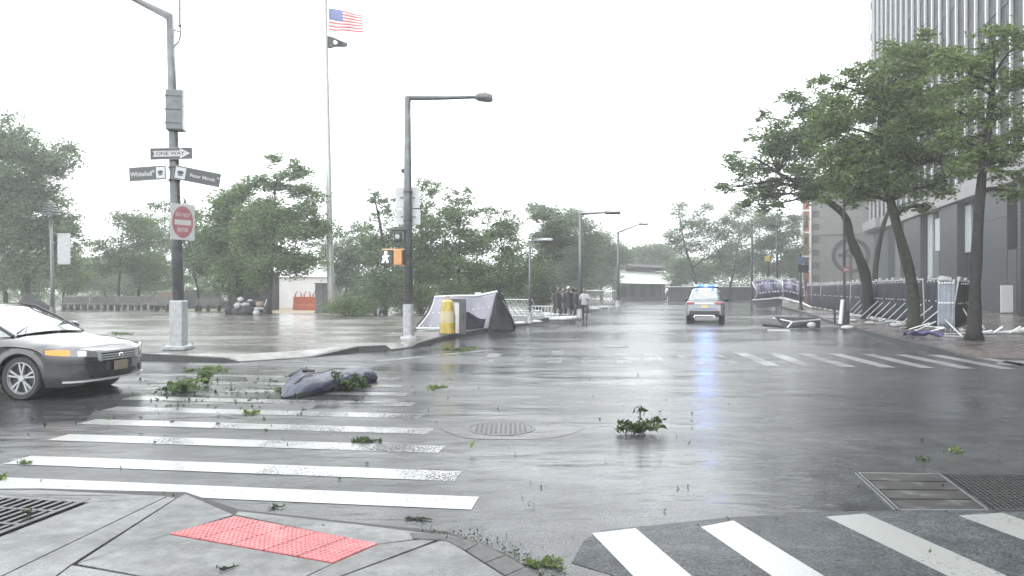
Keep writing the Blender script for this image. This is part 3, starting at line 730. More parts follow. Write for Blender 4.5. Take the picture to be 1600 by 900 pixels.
tree((540, 482), 60, [(525, 365, 18, 10), (555, 355, 20, 12), (520, 395, 26, 24), (548, 400, 34, 28), (575, 380, 22, 20), (545, 440, 30, 20)], 'grey-green tree just behind the base of the flagpole', .22, 1.3, 'leaf2', .16, group=GL)
tree((602, 492), 43, [(583, 300, 7, 16), (590, 325, 13, 14), (578, 340, 9, 8), (612, 318, 18, 16), (600, 360, 30, 22), (590, 400, 36, 28), (605, 440, 40, 26)], 'spiky tree directly behind the walking-man signal', .2, 1.4, 'leaf2', .13, group=GL, path=[(602, 492), (603, 430), (596, 360), (585, 310)])
tree((655, 490), 47, [(662, 286, 20, 9), (640, 300, 16, 14), (672, 305, 10, 14), (655, 335, 28, 24), (660, 375, 34, 28), (645, 420, 36, 26), (680, 410, 30, 26)], 'tree directly behind the tall single-arm lamp post', .2, 1.5, 'leaf1', .15, group=GL)
tree((716, 486), 45, [(700, 302, 12, 12), (728, 300, 10, 13), (715, 325, 22, 17), (740, 335, 14, 14), (700, 355, 34, 26), (735, 380, 34, 30), (700, 410, 34, 30), (740, 430, 34, 26), (710, 450, 40, 18)], 'bushy pointed tree behind the torn pale screen', .19, 1.6, 'leaf1', .18, group=GL)
tree((778, 488), 47, [(770, 338, 20, 14), (795, 350, 16, 14), (770, 370, 30, 22), (800, 385, 22, 20), (780, 415, 36, 28), (812, 420, 18, 24), (775, 450, 36, 18)], 'rounded tree behind the black torn screen', .2, 1.5, 'leaf1', .18, group=GL)
tree((828, 488), 52, [(850, 340, 20, 12), (868, 362, 18, 14), (855, 378, 26, 14), (842, 398, 24, 14), (835, 430, 22, 24), (870, 345, 14, 12)], 'leaning tree whose flat sprays reach out above the huddled people', .2, 1.4, 'leaf4', .13, group=GL, wk=1.2)
tree((868, 478), 75, [(845, 332, 26, 10), (880, 345, 28, 14), (860, 370, 26, 20), (900, 372, 24, 18), (880, 400, 34, 26), (905, 420, 26, 24), (860, 430, 30, 22)], 'large misty tree behind the nearer small lamp post', .26, 1.4, 'leaf2', .25, group=GL, clump=.6)
tree((940, 472), 95, [(935, 385, 24, 14), (925, 405, 26, 16), (958, 400, 20, 14), (940, 430, 24, 14)], 'hazy tree between the two small lamp posts', .3, 1.3, 'leaf2', .22, group=GL, clump=.7)
tree((1000, 470), 120, [(985, 398, 22, 9), (1010, 394, 24, 9), (1035, 400, 18, 12), (990, 410, 40, 10)], 'faint far tree behind the white pavilion roof', .36, 1.2, 'leaf2', .25, group=GL, clump=.8)
tree((895, 472), 110, [(870, 430, 40, 25), (915, 440, 30, 20)], 'faint bushy tree far behind the huddled people', .36, 1.2, 'leaf2', .25, group=GL, clump=.8)

# ---- across the road end
GM = 'misty trees at the end of the road'
tree((1092, 470), 84, [(1062, 330, 16, 12), (1050, 362, 18, 14), (1080, 350, 20, 14), (1100, 330, 16, 12), (1075, 385, 26, 14), (1110, 365, 22, 16), (1130, 345, 16, 12), (1120, 400, 24, 14)], 'many-stemmed see-through tree right behind the patrol car', .26, .75, 'leaf2', .2, group=GM, path=[(1092, 470), (1085, 430), (1070, 385), (1062, 340)], clump=.5)
tree((1140, 470), 92, [(1150, 330, 18, 12), (1160, 360, 22, 14), (1140, 385, 22, 16), (1170, 400, 20, 16), (1185, 340, 14, 14), (1145, 420, 26, 16)], 'thin hazy tree just past the patrol car, before the tall thin post', .28, .8, 'leaf2', .2, group=GM, clump=.55)
tree((1195, 470), 88, [(1195, 345, 20, 14), (1215, 370, 24, 16), (1190, 385, 20, 16), (1230, 395, 18, 18), (1205, 420, 26, 16), (1235, 345, 14, 12)], 'hazy tree behind the thin black post', .28, .9, 'leaf2', .2, group=GM, clump=.55)
tree((1040, 470), 105, [(1062, 412, 18, 12), (1080, 420, 22, 14), (1058, 436, 18, 12), (1100, 430, 24, 14)], 'low spreading tree against the end wall left of the patrol car'.replace('left of', 'beside'), .32, 1.1, 'leaf1', .2, group=GM, clump=.6)
tree((1235, 470), 100, [(1240, 355, 12, 14), (1238, 400, 16, 20), (1240, 430, 16, 14)], 'pale tree against the orange brick corner', .3, 1.1, 'leaf2', .2, group=GM, clump=.55)

# ---- street trees on the right pavement
GR_ = 'street trees on the fenced pavement'
tree((1357, 503), 37, [(1135, 250, 10, 14, -1), (1150, 275, 16, 14, -1), (1185, 215, 16, 16), (1200, 180, 14, 12), (1180, 255, 26, 20), (1215, 215, 26, 22), (1240, 160, 24, 14), (1262, 180, 26, 18), (1260, 225, 36, 26), (1200, 295, 30, 18), (1245, 280, 34, 18), (1160, 300, 22, 12, -1), (1300, 150, 26, 18), (1310, 200, 40, 28), (1300, 250, 40, 24), (1130, 298, 14, 8, -1), (1290, 290, 28, 12), (1210, 320, 24, 10), (1265, 305, 30, 12), (1230, 250, 34, 22), (1160, 320, 14, 8, -1), (1310, 275, 30, 16)],
     'leaning street tree with twisted trunk, crown blown out over the road', .2, 2.0, 'leaf1', .30, group=GR_, path=[(1357, 503), (1352, 430), (1330, 375), (1318, 335), (1270, 300), (1215, 270)], wind=(-1, 0, .1), wk=.9)
tree((1428, 524), 27.2, [(1290, 130, 22, 12), (1330, 120, 34, 16), (1350, 165, 46, 28), (1380, 110, 36, 22), (1410, 85, 30, 22), (1400, 150, 50, 34), (1430, 200, 52, 34), (1360, 225, 46, 28), (1450, 110, 40, 28), (1330, 270, 34, 18), (1480, 160, 40, 30), (1400, 265, 46, 20), (1460, 250, 40, 26), (1455, 60, 26, 12), (1300, 235, 40, 26), (1350, 295, 34, 14), (1460, 290, 34, 12), (1420, 100, 40, 24), (1400, 300, 40, 14), (1300, 200, 40, 30), (1330, 310, 34, 10), (1440, 320, 30, 8), (1340, 250, 40, 26), (1430, 240, 40, 26), (1490, 240, 34, 30)],
     'biggest street tree, its dense crown hiding the middle of the finned tower', .165, 2.0, 'leaf5', .25, group=GR_, path=[(1428, 524), (1424, 440), (1398, 340), (1375, 240), (1378, 160)], bark='bark_g', wind=(-1, 0, .1))
tree((1522, 538), 21.3, [(1480, 90, 30, 16), (1540, 75, 40, 20), (1510, 120, 44, 22), (1590, 120, 40, 30), (1500, 175, 34, 24), (1570, 175, 46, 24), (1600, 60, 40, 28), (1480, 215, 30, 20), (1590, 225, 40, 22), (1540, 235, 36, 18), (1660, 150, 50, 60), (1590, 272, 30, 10), (1510, 270, 34, 14), (1560, 130, 40, 24), (1570, 250, 34, 16), (1590, 300, 26, 10), (1545, 50, 34, 18), (1520, 215, 40, 22), (1480, 130, 34, 20)],
     'nearest street tree with a straight dark trunk at the edge of the frame', .15, 1.5, 'leaf5', .20, group=GR_, path=[(1522, 538), (1524, 440), (1532, 300), (1545, 190), (1552, 120)], wind=(-1, 0, .1))
tree((1372, 492), 46, [(1340, 270, 30, 16), (1380, 300, 30, 12), (1400, 225, 40, 30)], 'dark forked tree close behind the leaning street tree', .22, 1.2, 'leaf1', .22, group=GR_, path=[(1366, 497), (1368, 420), (1378, 360), (1392, 320), (1400, 290)], wind=(-1, 0, .1))

# ---- shrubs
shrub(660, 492, 44, 26, 32, 'bright yellow-green shrub behind the lamp post sleeve and the torn screen', 'leaf3')
shrub(545, 495, 40, 36, 20, 'low dark shrub between the grey cabinet and the lamp post', 'leaf1')
shrub(590, 492, 42, 34, 26, 'dense grey-green shrub under the walking-man signal', 'leaf2')
shrub(840, 488, 50, 26, 26, 'dark shrub between the black screen and the huddled people', 'leaf4', .17)
shrub(640, 488, 46, 30, 22, 'dark green shrub tucked beneath the tree behind the lamp post', 'leaf1')
# ---- misty tree line far away (reads as one mass)
g = np.random.default_rng(9); pts = []
for k in range(150):
    x = g.uniform(-140, 60); y = g.uniform(122, 140) ; z = g.uniform(.5, 5.5) * (1 if x < 10 else .8)
    pts.append(g.normal(size=(210, 3)) * np.array((2.6, 1.5, 1.5)) + np.array((x, y, z)))
for k in range(110):
    x = g.uniform(-62, 2); y = g.uniform(72, 100); z = g.uniform(.4, 3.6)
    pts.append(g.normal(size=(220, 3)) * np.array((1.8, 1.2, 1.0)) + np.array((x, y, z)))
pts = np.concatenate(pts); pts[:, 2] = np.abs(pts[:, 2])
tag(leaf_mesh('far_woodland', pts, None, .5 * (.6 + .7 * g.random(len(pts))), M['leaf2'], None, 77), 'misty mass of woodland closing the view beyond the park', 'woodland', kind='stuff')
g = np.random.default_rng(19); pts = []
for k in range(70):
    x = g.uniform(28, 66); y = g.uniform(112, 125); z = g.uniform(.5, 7)
    pts.append(g.normal(size=(210, 3)) * np.array((2.2, 1.5, 1.5)) + np.array((x, y, z)))
pts = np.concatenate(pts); pts[:, 2] = np.abs(pts[:, 2])
tag(leaf_mesh('far_undergrowth', pts, None, .45 * (.6 + .7 * g.random(len(pts))), M['leaf2'], None, 78), 'hazy undergrowth behind the end wall of the road', 'undergrowth', kind='stuff')
# ================================================================== CARS
M['glass_car'] = mat('tinted_car_glass', (.03, .035, .038), .06, 0, spec=.9, coat=1)
M['windscreen'] = mat('wet_windscreen', (.16, .18, .19), .08, 0, noise=9, amount=.25, spec=.9, coat=1)
M['rubber'] = mat('tyre_rubber', (.022, .022, .023), .6, noise=20)
M['alloy'] = mat('alloy_rim', (.38, .39, .40), .35, .4)
M['chrome'] = mat('chrome', (.75, .76, .78), .12, 1)
M['red_lens'] = mat('red_lamp_lens', (.30, .02, .02), .15, coat=1)

def interp(tab, x):
    if x <= tab[0][0]: return tab[0][1]
    for (a, u), (b, v) in zip(tab[:-1], tab[1:]):
        if x <= b:
            k = (x - a) / (b - a); k = k * k * (3 - 2 * k) * .5 + k * .5; return u + (v - u) * k
    return tab[-1][1]

def car_shell(name, spec, m, root):
    """lower body lofted from cross-sections along x, wheel arches cut into the lower edge"""
    x0, x1 = spec['x']; xs = sorted(set([round(x0 + (x1 - x0) * i / 110, 3) for i in range(111)]))
    rings = []
    for x in xs:
        hw = interp(spec['hw'], x); zt = interp(spec['top'], x); zs = interp(spec['shoulder'], x); zb = interp(spec['bottom'], x)
        arch = None
        for wx in spec['wheels']:
            d = abs(x - wx); ra = spec['arch']
            if d < ra: arch = math.sqrt(ra * ra - d * d) + spec['wr']
        zl = max(zb, arch) if arch else zb
        zl = min(zl, zs - .12)
        ring = []
        lvl = [zl, zl + (zs - zl) * .12, zl + (zs - zl) * .35, zl + (zs - zl) * .62, zl + (zs - zl) * .8, zs]
        wd = [hw - .035, hw - .01, hw, hw - .008, hw + .012, hw - .025]
        if arch and arch > zb: wd[0] = hw + .012; wd[1] = hw + .015
        side = [Vector((x, -w, z)) for w, z in zip(wd, lvl)]
        # hood / deck crown
        top = [Vector((x, -(hw - .11), zs + (zt - zs) * .55)), Vector((x, -(hw * .62), zs + (zt - zs) * .92)), Vector((x, -hw * .3, zt)), Vector((x, 0, zt + .008))]
        half = side + top
        ring = half + [Vector((p.x, -p.y, p.z)) for p in half[-2::-1]]
        rings.append(ring)
    mb = MB().loft(rings, closed=False)
    n = len(rings[0])
    for r, flip in ((rings[0], 0), (rings[-1], 1)):
        b = len(mb.v); mb.v += r
        mb.f += [tuple(b + k for k in (range(n) if flip else range(n)[::-1]))]
    o = mb.build(name, m, root, sharp=38)
    return o, rings

def cabin(name, sections, m, root, sharp=30):
    """sections: (x, half width base, z base, half width top, z top)"""
    rings = []
    for x, wb, zb, wt, zt in sections:
        half = [Vector((x, -wb, zb)), Vector((x, -(wb * .55 + wt * .45), zb + (zt - zb) * .5)), Vector((x, -wt - .01, zb + (zt - zb) * .9)), Vector((x, -wt + .07, zt)), Vector((x, -wt * .5, zt + .02)), Vector((x, 0, zt + .028))]
        rings.append(half + [Vector((p.x, -p.y, p.z)) for p in half[-2::-1]])
    return MB().loft(rings, closed=False).build(name, m, root, sharp=sharp)

def wheel(root, x, y, r, w, spokes, twin=True, style=0):
    s = -1 if y < 0 else 1
    t = MB(); n = 36
    prof = [(r - .085, -w / 2), (r - .02, -w / 2), (r, -w / 2 + .025), (r, w / 2 - .025), (r - .02, w / 2), (r - .085, w / 2)]
    t.loft([[Vector((math.cos(a) * q[0], q[1], math.sin(a) * q[0])) for q in prof] for a in np.linspace(0, 2 * math.pi, n + 1)], closed=True)
    tyre = t.build('wheel', M['rubber'], root, sharp=40); tyre.location = (x, y, r)
    ri = r - .08; rm = MB(); o = s * (w / 2 - .015)
    rm.loft([[Vector((math.cos(a) * q[0], q[1], math.sin(a) * q[0])) for q in ((ri, o), (ri - .022, o + s * .008), (ri - .03, o - s * .05), (ri, o - s * .05))] for a in np.linspace(0, 2 * math.pi, n + 1)])
    for k in range(spokes):
        a = 2 * math.pi * k / spokes + .3
        for da in ((-.12, .12) if twin else (0,)):
            p0 = Vector((math.cos(a + da * .5) * .05, 0, math.sin(a + da * .5) * .05)); p1 = Vector((math.cos(a + da * 1.6) * (ri - .012), 0, math.sin(a + da * 1.6) * (ri - .012)))
            d = (p1 - p0).normalized(); nn = Vector((-d.z, 0, d.x)) * (.010 if twin else .03)
            yo = Vector((0, o - s * .006, 0)); yi = Vector((0, o - s * .03, 0))
            rm.add([p0 - nn + yo, p1 - nn * 1.5 + yo, p1 + nn * 1.5 + yo, p0 + nn + yo, p0 - nn + yi, p1 - nn * 1.5 + yi, p1 + nn * 1.5 + yi, p0 + nn + yi],
                   [(0, 1, 2, 3), (7, 6, 5, 4), (0, 4, 5, 1), (1, 5, 6, 2), (2, 6, 7, 3), (3, 7, 4, 0)])
    rm.tube([Vector((0, o - s * .05, 0)), Vector((0, o + s * .002, 0))], [.06, .05], 14)
    rm.build('rim', M['alloy'], tyre, sharp=30)
    d = MB().tube([Vector((0, o - s * .075, 0)), Vector((0, o - s * .06, 0))], ri - .01, 24); d.build('brake_disc', M['dark'], tyre)
    return tyre

# ---------------- grey sedan, local +x forward
phi = R(8); nearw = Vector((-7.52, 10.6, 0)); farw = nearw + Vector((math.sin(phi), math.cos(phi), 0)) * 1.75
ax = (farw - nearw).normalized(); fwd = Vector((ax.y, -ax.x, 0)); rz = math.atan2(fwd.y, fwd.x)
mid = (nearw + farw) / 2; WB = 2.78; fx = 1.45
org = mid - fwd * fx
sd = thing('parked_sedan', 'dark grey sedan nosing in at the frame edge with its amber indicator lit', 'car', (org.x, org.y, 0), rz)
M['paint_g'] = mat('wet_grey_car_paint', (.028, .027, .028), .25, .3, noise=30, amount=.06, coat=1)
spec = dict(x=(-2.42, 2.42), wr=.335, arch=.375, wheels=(1.45, -1.33),
    hw=[(-2.42, .70), (-2.25, .84), (-1.8, .91), (-.6, .925), (1.2, .925), (1.8, .905), (2.1, .85), (2.2, .80), (2.28, .72), (2.34, .62), (2.39, .48), (2.42, .30)],
    top=[(-2.42, .86), (-2.3, 1.02), (-1.7, 1.07), (0, 1.05), (.62, 1.03), (1.2, .97), (1.7, .90), (2.05, .845), (2.25, .805), (2.36, .755), (2.42, .70)],
    shoulder=[(-2.42, .80), (-2.2, .90), (-1, .95), (.4, .92), (1.0, .89), (1.6, .83), (2.0, .775), (2.25, .73), (2.38, .69), (2.42, .65)],
    bottom=[(-2.42, .42), (-2.2, .28), (-1.9, .24), (1.9, .20), (2.2, .20), (2.36, .24), (2.42, .30)])
body, rings = car_shell('body', spec, M['paint_g'], sd)
cabin('cabin', [(-1.85, .66, 1.03, .50, 1.06), (-1.35, .76, 1.0, .58, 1.33), (-.9, .80, .97, .60, 1.42), (-.2, .82, .95, .61, 1.455), (.10, .83, .94, .60, 1.445), (.32, .83, .94, .58, 1.40)], M['paint_g'], sd)
cabin('windscreen', [(.30, .825, .945, .575, 1.402), (.62, .80, .95, .60, 1.26), (.95, .77, .955, .66, 1.10), (1.18, .70, .955, .66, .985)], M['windscreen'], sd)
# side windows, slightly proud of the cabin
for s in (-1, 1):
    for (xa, xb, xc, xd) in ((.98, .25, .1, .02), (-.08, -.08, -.95, -.75)):
        pass
    def sp_(x, z):   # side surface of cabin
        k = (z - .95) / .5; return Vector((x, s * (.835 - .24 * k), z))
    MB().add([sp_(.82, 1.0), sp_(.30, 1.33), sp_(-.12, 1.38), sp_(-.12, .985)], [(0, 1, 2, 3)]).build('side_window', M['glass_car'], sd)
    MB().add([sp_(-.2, .99), sp_(-.2, 1.385), sp_(-.85, 1.36), sp_(-1.05, 1.02)], [(0, 1, 2, 3)]).build('side_window', M['glass_car'], sd)
    # mirrors and pillars
    MB().ball((.72, s * 1.02, 1.05), .11, 10, 8, (.7, 1.1, .75)).build('mirror', M['paint_g'], sd, smooth=True)
    MB().tube([Vector((1.16, s * .72, .97)), Vector((.75, s * .70, 1.19)), Vector((.34, s * .60, 1.41)), Vector((0, s * .615, 1.455))], .022, 6).build('pillar', M['black'], sd)
# wipers
for y0, y1 in ((-.62, -.02), (.05, .62)):
    MB().tube([Vector((1.18, y0 + .1, .985)), Vector((1.02, (y0 + y1) / 2, 1.075)), Vector((.93, y1, 1.12))], .012, 5).tube([Vector((1.15, y0 - .02, 1.01)), Vector((.86, y1 + .05, 1.16))], .010, 5).build('wiper', M['black'], sd)
for x, y in ((1.45, -.79), (1.45, .79), (-1.33, -.79), (-1.33, .79)): wheel(sd, x, y, .335, .225, 5)
# arch liners
for x in (1.45, -1.33):
    mb = MB(); mb.tube([Vector((x, -.88, .36)), Vector((x, .88, .36))], .385, 20, cap=False).box((x, 0, .45), (.72, 1.25, .35)); mb.build('wheel_arch', M['black'], sd)
MB().box((0, 0, .26), (4.3, 1.6, .1)).build('underbody', M['black'], sd)
# front-end surface point on the body for placing details: x as function of |y|
def nose(y, z):
    """outermost x of the shell at width y and height z"""
    best = 1.2
    for r in rings:
        zs_ = [p.z for p in r]; 
        pts_ = [p for p in r if p.y <= 0]
        for a, b in zip(pts_[:-1], pts_[1:]):
            lo, hi = sorted((a.z, b.z))
            if lo <= z <= hi and hi > lo:
                k = (z - a.z) / (b.z - a.z); yy = a.y + (b.y - a.y) * k
                if yy <= -abs(y): best = max(best, r[0].x)
    return best
NXT = [(0, 2.43), (.30, 2.42), (.48, 2.39), (.62, 2.34), (.72, 2.28), (.80, 2.20), (.85, 2.10), (.89, 1.92), (.905, 1.8)]
def NX(y):
    y = abs(y)
    for (a, u), (b, v) in zip(NXT[:-1], NXT[1:]):
        if y <= b: return u + (v - u) * (y - a) / (b - a)
    return 1.8
def nose_patch(name, ys, zs, m, off=.012, thick=.03, parent=sd):
    ys2, z0s, z1s = [], [], []
    for i in range(len(ys) - 1):
        for k in range(3):
            f = k / 3; ys2.append(ys[i] + (ys[i + 1] - ys[i]) * f); z0s.append(zs[0][i] + (zs[0][i + 1] - zs[0][i]) * f); z1s.append(zs[1][i] + (zs[1][i + 1] - zs[1][i]) * f)
    ys2.append(ys[-1]); z0s.append(zs[0][-1]); z1s.append(zs[1][-1])
    def pt(y, z, o):
        e = .01; t = Vector((NX(y + e) - NX(y - e), 2 * e, 0)).normalized(); n = Vector((t.y, -t.x, 0))
        return Vector((NX(y) - max(0, z - .62) * .12, y, z)) + n * o
    rows = [[pt(y, z, off) for z in (z0, (z0 + z1) / 2, z1)] for y, z0, z1 in zip(ys2, z0s, z1s)]
    rows2 = [[pt(y, z, off - thick) for z in (z0, (z0 + z1) / 2, z1)] for y, z0, z1 in zip(ys2, z0s, z1s)]
    mb = MB(); n = len(rows); vs = [p for r in rows for p in r] + [p for r in rows2 for p in r]; k = n * 3; fs = []
    for i in range(n - 1):
        for j in range(2): a = i * 3 + j; fs += [(a, a + 3, a + 4, a + 1), (a + k, a + k + 1, a + k + 4, a + k + 3)]
        fs += [(i * 3, i * 3 + k, i * 3 + 3 + k, i * 3 + 3), (i * 3 + 2, i * 3 + 5, i * 3 + 5 + k, i * 3 + 2 + k)]
    fs += [(0, 1, 1 + k, k), (1, 2, 2 + k, 1 + k)]; q = (n - 1) * 3; fs += [(q, q + k, q + 1 + k, q + 1), (q + 1, q + 1 + k, q + 2 + k, q + 2)]
    return mb.add(vs, fs).build(name, m, parent, sharp=60)
M['lamp_glass'] = mat('clear_lamp_glass', (.16, .17, .18), .15, .2, coat=1)
M['amber'] = mat('lit_amber_lamp', (.45, .14, .03), .25, coat=.3, emit=(1, .26, .04), estr=.5)
for s in (-1, 1):
    nose_patch('headlight', [s * v for v in (.87, .82, .75, .66, .56, .47)], ([.690, .672, .66, .65, .64, .635], [.77, .775, .775, .76, .74, .715]), M['lamp_glass'], .014)
    nose_patch('headlight_reflector', [s * v for v in (.72, .66, .60)], ([.672, .668, .664], [.745, .742, .735]), M['chrome'], .019, .01)
    nose_patch('indicator', [s * v for v in (.893, .87, .84, .79)], ([.705, .69, .682, .684], [.765, .770, .772, .765]), M['amber'] if s < 0 else M['lamp_glass'], .021, .02)
    nose_patch('fog_lamp_recess', [s * v for v in (.78, .70, .60, .52)], ([.36, .34, .33, .34], [.41, .44, .45, .44]), M['black'], .008)
    nose_patch('chrome_bracket', [s * v for v in (.46, .43, .40)], ([.60, .575, .56], [.72, .715, .71]), M['alloy'], .020, .02)
    nose_patch('bumper_crease', [s * v for v in (.86, .7, .5)], ([.535, .53, .525], [.545, .54, .535]), M['black'], .006, .01)
gy = [-.40, -.3, -.2, -.1, 0, .1, .2, .3, .40]
nose_patch('grille', gy, ([.56] * 9, [.695] * 9), M['black'], .010)
for z in (.575, .612, .649): nose_patch('grille_bar', gy, ([z] * 9, [z + .017] * 9), M['alloy'], .024, .014)
nose_patch('grille_trim', [-.46, -.36, -.2, 0, .2, .36, .46], ([.692] * 7, [.722] * 7), M['alloy'], .022)
nose_patch('lower_intake', gy, ([.33] * 9, [.41] * 9), M['black'], .010)
nose_patch('bumper_lip', [-.84, -.7, -.5, -.25, 0, .25, .5, .7, .84], ([.262] * 9, [.290] * 9), M['alloy'], .03)
MB().ball((2.455, 0, .625), .055, 12, 8, (.3, 1, .85)).build('badge', M['chrome'], sd, smooth=True)
pl = MB().box((2.45, 0, .47), (.02, .30, .15)).build('number_plate', mat('cream_plate', (.17, .145, .11), .4), sd, bevel=.004)
text_mesh('C39 HVK', .085, 'plate_text', M['black'], pl, (nose(0, .47) + .042, 0, .468), (R(90), 0, R(90)), extrude=.001) if False else None
for x in (.02, -1.1):
    for s in (-1, 1): MB().box((x - .25, s * .948, .80), (.2, .02, .035)).build('door_handle', M['paint_g'], sd)
for s in (-1, 1):
    for x in (.93, -.14, -1.12):
        MB().tube([Vector((x, s * (interp(spec['hw'], x) + .006), .30)), Vector((x, s * (interp(spec['hw'], x) + .004), .6)), Vector((x - .02, s * (interp(spec['hw'], x) + .008), .86))], .004, 4).build('door_gap', M['black'], sd)
tag(MB().tube([Vector((1.2, -.93, .33)), Vector((1.2, -.932, .34))], .002, 4).build('trim', M['black'], sd), None)

# ---------------- patrol car seen from behind, local +x forward
c = G(1101, 504); pc_ = thing('patrol_car', 'white police SUV seen from behind with blue roof lights flashing on the wet road', 'car', (c.x + .7, c.y + 2.2, 0), R(90 - 18))
M['paint_w'] = mat('wet_white_car_paint', (.30, .31, .33), .25, .3, coat=1)
spec2 = dict(x=(-2.35, 2.35), wr=.36, arch=.41, wheels=(1.45, -1.4),
    hw=[(-2.35, .80), (-2.2, .91), (-1.8, .96), (1.6, .95), (2.1, .86), (2.35, .65)],
    top=[(-2.35, 1.10), (-2.2, 1.16), (0, 1.14), (1.1, 1.08), (1.9, .98), (2.35, .80)],
    shoulder=[(-2.35, .96), (-2.2, 1.02), (0, 1.0), (1.9, .88), (2.35, .72)],
    bottom=[(-2.35, .40), (-2.1, .30), (2.1, .25), (2.35, .34)])
body2, r2 = car_shell('body', spec2, M['paint_w'], pc_)
cabin('cabin', [(-2.22, .80, 1.12, .70, 1.14), (-2.12, .83, 1.08, .66, 1.42), (-1.95, .85, 1.05, .64, 1.66), (-1.5, .86, 1.03, .66, 1.72), (-.2, .86, 1.03, .66, 1.75), (.4, .86, 1.03, .64, 1.68), (1.2, .82, 1.03, .78, 1.12)], M['paint_w'], pc_)
rw = [Vector((-2.24, -.60, 1.16)), Vector((-2.24, .60, 1.16)), Vector((-2.20, .66, 1.28)), Vector((-2.06, .58, 1.58)), Vector((-2.04, 0, 1.62)), Vector((-2.06, -.58, 1.58)), Vector((-2.20, -.66, 1.28))]
MB().add(rw, [(0, 1, 2, 3, 4, 5, 6)]).build('rear_window', M['windscreen'], pc_)
for s in (-1, 1):
    MB().add([Vector((.9, s * .85, 1.13)), Vector((.35, s * .72, 1.62)), Vector((-1.6, s * .73, 1.62)), Vector((-1.85, s * .86, 1.15))], [(0, 1, 2, 3)]).build('side_window', M['glass_car'], pc_)
    MB().ball((.75, s * 1.06, 1.12), .13, 8, 6, (.6, 1.1, .8)).build('mirror', M['black'], pc_, smooth=True)
    MB().box((-2.34, s * .70, .985), (.10, .34, .13)).build('tail_light', M['red_lens'], pc_, bevel=.02)
    MB().box((-2.375, s * .62, .60), (.05, .16, .05)).build('reflector', M['red_lens'], pc_)
    MB().tube([Vector((-2.46, s * .5, .30)), Vector((-2.3, s * .5, .30))], .04, 8).build('exhaust', M['chrome'], pc_)
MB().box((-2.36, 0, .50), (.12, 1.5, .22)).build('bumper_pad', M['black'], pc_, bevel=.03)
MB().box((-2.43, 0, .355), (.06, 1.0, .06)).build('skid_plate', M['chrome'], pc_, bevel=.01)
MB().box((-2.375, 0, .99), (.03, .9, .05)).build('chrome_strip', M['chrome'], pc_)
MB().box((-2.385, 0, .82), (.03, .34, .17)).build('number_plate', mat('pale_plate', (.6, .5, .25), .4), pc_)
MB().box((-2.38, -.0, .70), (.02, 1.3, .03)).build('blue_stripe', mat('blue_livery', (.03, .06, .3), .3), pc_)
for x, y in ((1.45, -.82), (1.45, .82), (-1.4, -.82), (-1.4, .82)): wheel(pc_, x, y, .36, .25, 5, False)
MB().box((0, 0, .4), (3.4, 1.4, .3)).build('underbody', M['black'], pc_)
# roof light bar, lit
lb = MB().box((-.4, 0, 1.83), (.3, 1.25, .06)).build('light_bar', M['black'], pc_, bevel=.01)
blue = mat('lit_blue_lens', (.05, .2, 1), .2, emit=(.004, .06, 1), estr=2.4); wht = mat('lit_white_lens', (.8, .9, 1), .2, emit=(.3, .55, 1), estr=1.1)
for y, m_ in ((-.52, wht), (-.36, blue), (-.18, blue), (0, wht), (.18, blue), (.36, blue), (.52, wht)):
    MB().box((-.4, y, 1.90), (.27, .14, .09)).build('lamp', m_, lb, bevel=.012)
for s in (-1, 1): MB().box((-2.0, s * .40, 1.70), (.05, .15, .045)).build('rear_strobe', blue, pc_)
# the light bar's own light (fixed to the car)
ld = bpy.data.lights.new('light_bar_glow', 'POINT'); ld.energy = 30; ld.color = (.12, .3, 1); ld.shadow_soft_size = .35
lo = bpy.data.objects.new('light_bar_glow', ld); COL.objects.link(lo); lo.parent = pc_; lo.location = (-.9, 0, 2.05)
# ================================================================== POLES, SIGNS
M['sign_w'] = mat('white_sign_face', (.38, .38, .38), .35, noise=5, amount=.06)
M['sign_k'] = mat('black_sign_face', (.035, .037, .04), .35)
M['sign_g'] = mat('brown_green_sign_face', (.05, .056, .054), .35)
M['sign_r'] = mat('glare_paled_red_sign_face', (.27, .10, .11), .4, noise=6, amount=.2)  # glare over the red is mixed into this paler colour
M['sign_b'] = mat('bare_aluminium_sign_back', (.40, .42, .42), .4, .3, noise=3, amount=.15)
def pole_pts(p0, p1, n=6): return [p0.lerp(p1, i / n) for i in range(n + 1)]

# ---- thick sign pole
Y1 = 19.1; b = G(279, 546, .13); Y1 = b.y; org = Vector((b.x, b.y, .13))
sp1 = thing('traffic_pole', 'thick grey pole carrying the street name signs with a slanted arm reaching out of frame', 'pole', org)
q = lambda px, py, dy=0: P(px, py, Y1 + dy) - org
topp = q(266, 28)
MB().tube([q(279, 475), q(275, 350), q(270, 180), topp], [.145, .135, .115, .10], 16).build('shaft', M['pole'], sp1, smooth=True)
MB().tube([topp + Vector((0, 0, -.15)), topp + Vector((.0, 0, .02)), q(213, 0), q(120, -52)], [.10, .105, .075, .06], 12).build('arm', M['pole'], sp1, smooth=True)
MB().box(((q(279, 540) + q(279, 473)) / 2), (.34, .34, 1.24)).build('base_sleeve', M['sleeve'], sp1, bevel=.03)
MB().box((0, 0, .055), (.60, .60, .11)).build('base_flange', M['sleeve'], sp1, bevel=.025)
for s in (-1, 1):
    for k in (-1, 1): MB().cyl((s * .25, k * .25, .1), .02, .05, 6).build('bolt', M['steel'], sp1)
MB().tube([q(281, 0), q(281, -80)], .022, 6).tube([q(281, 0), q(281, 38)], .026, 6).tube([q(281, 38), q(282, 55), q(279, 66), q(272, 73)], .022, 6).tube([q(271, 46), q(280, 50)], .02, 6).ball(q(281, 40), .05).build('conduit', M['pole'], sp1)
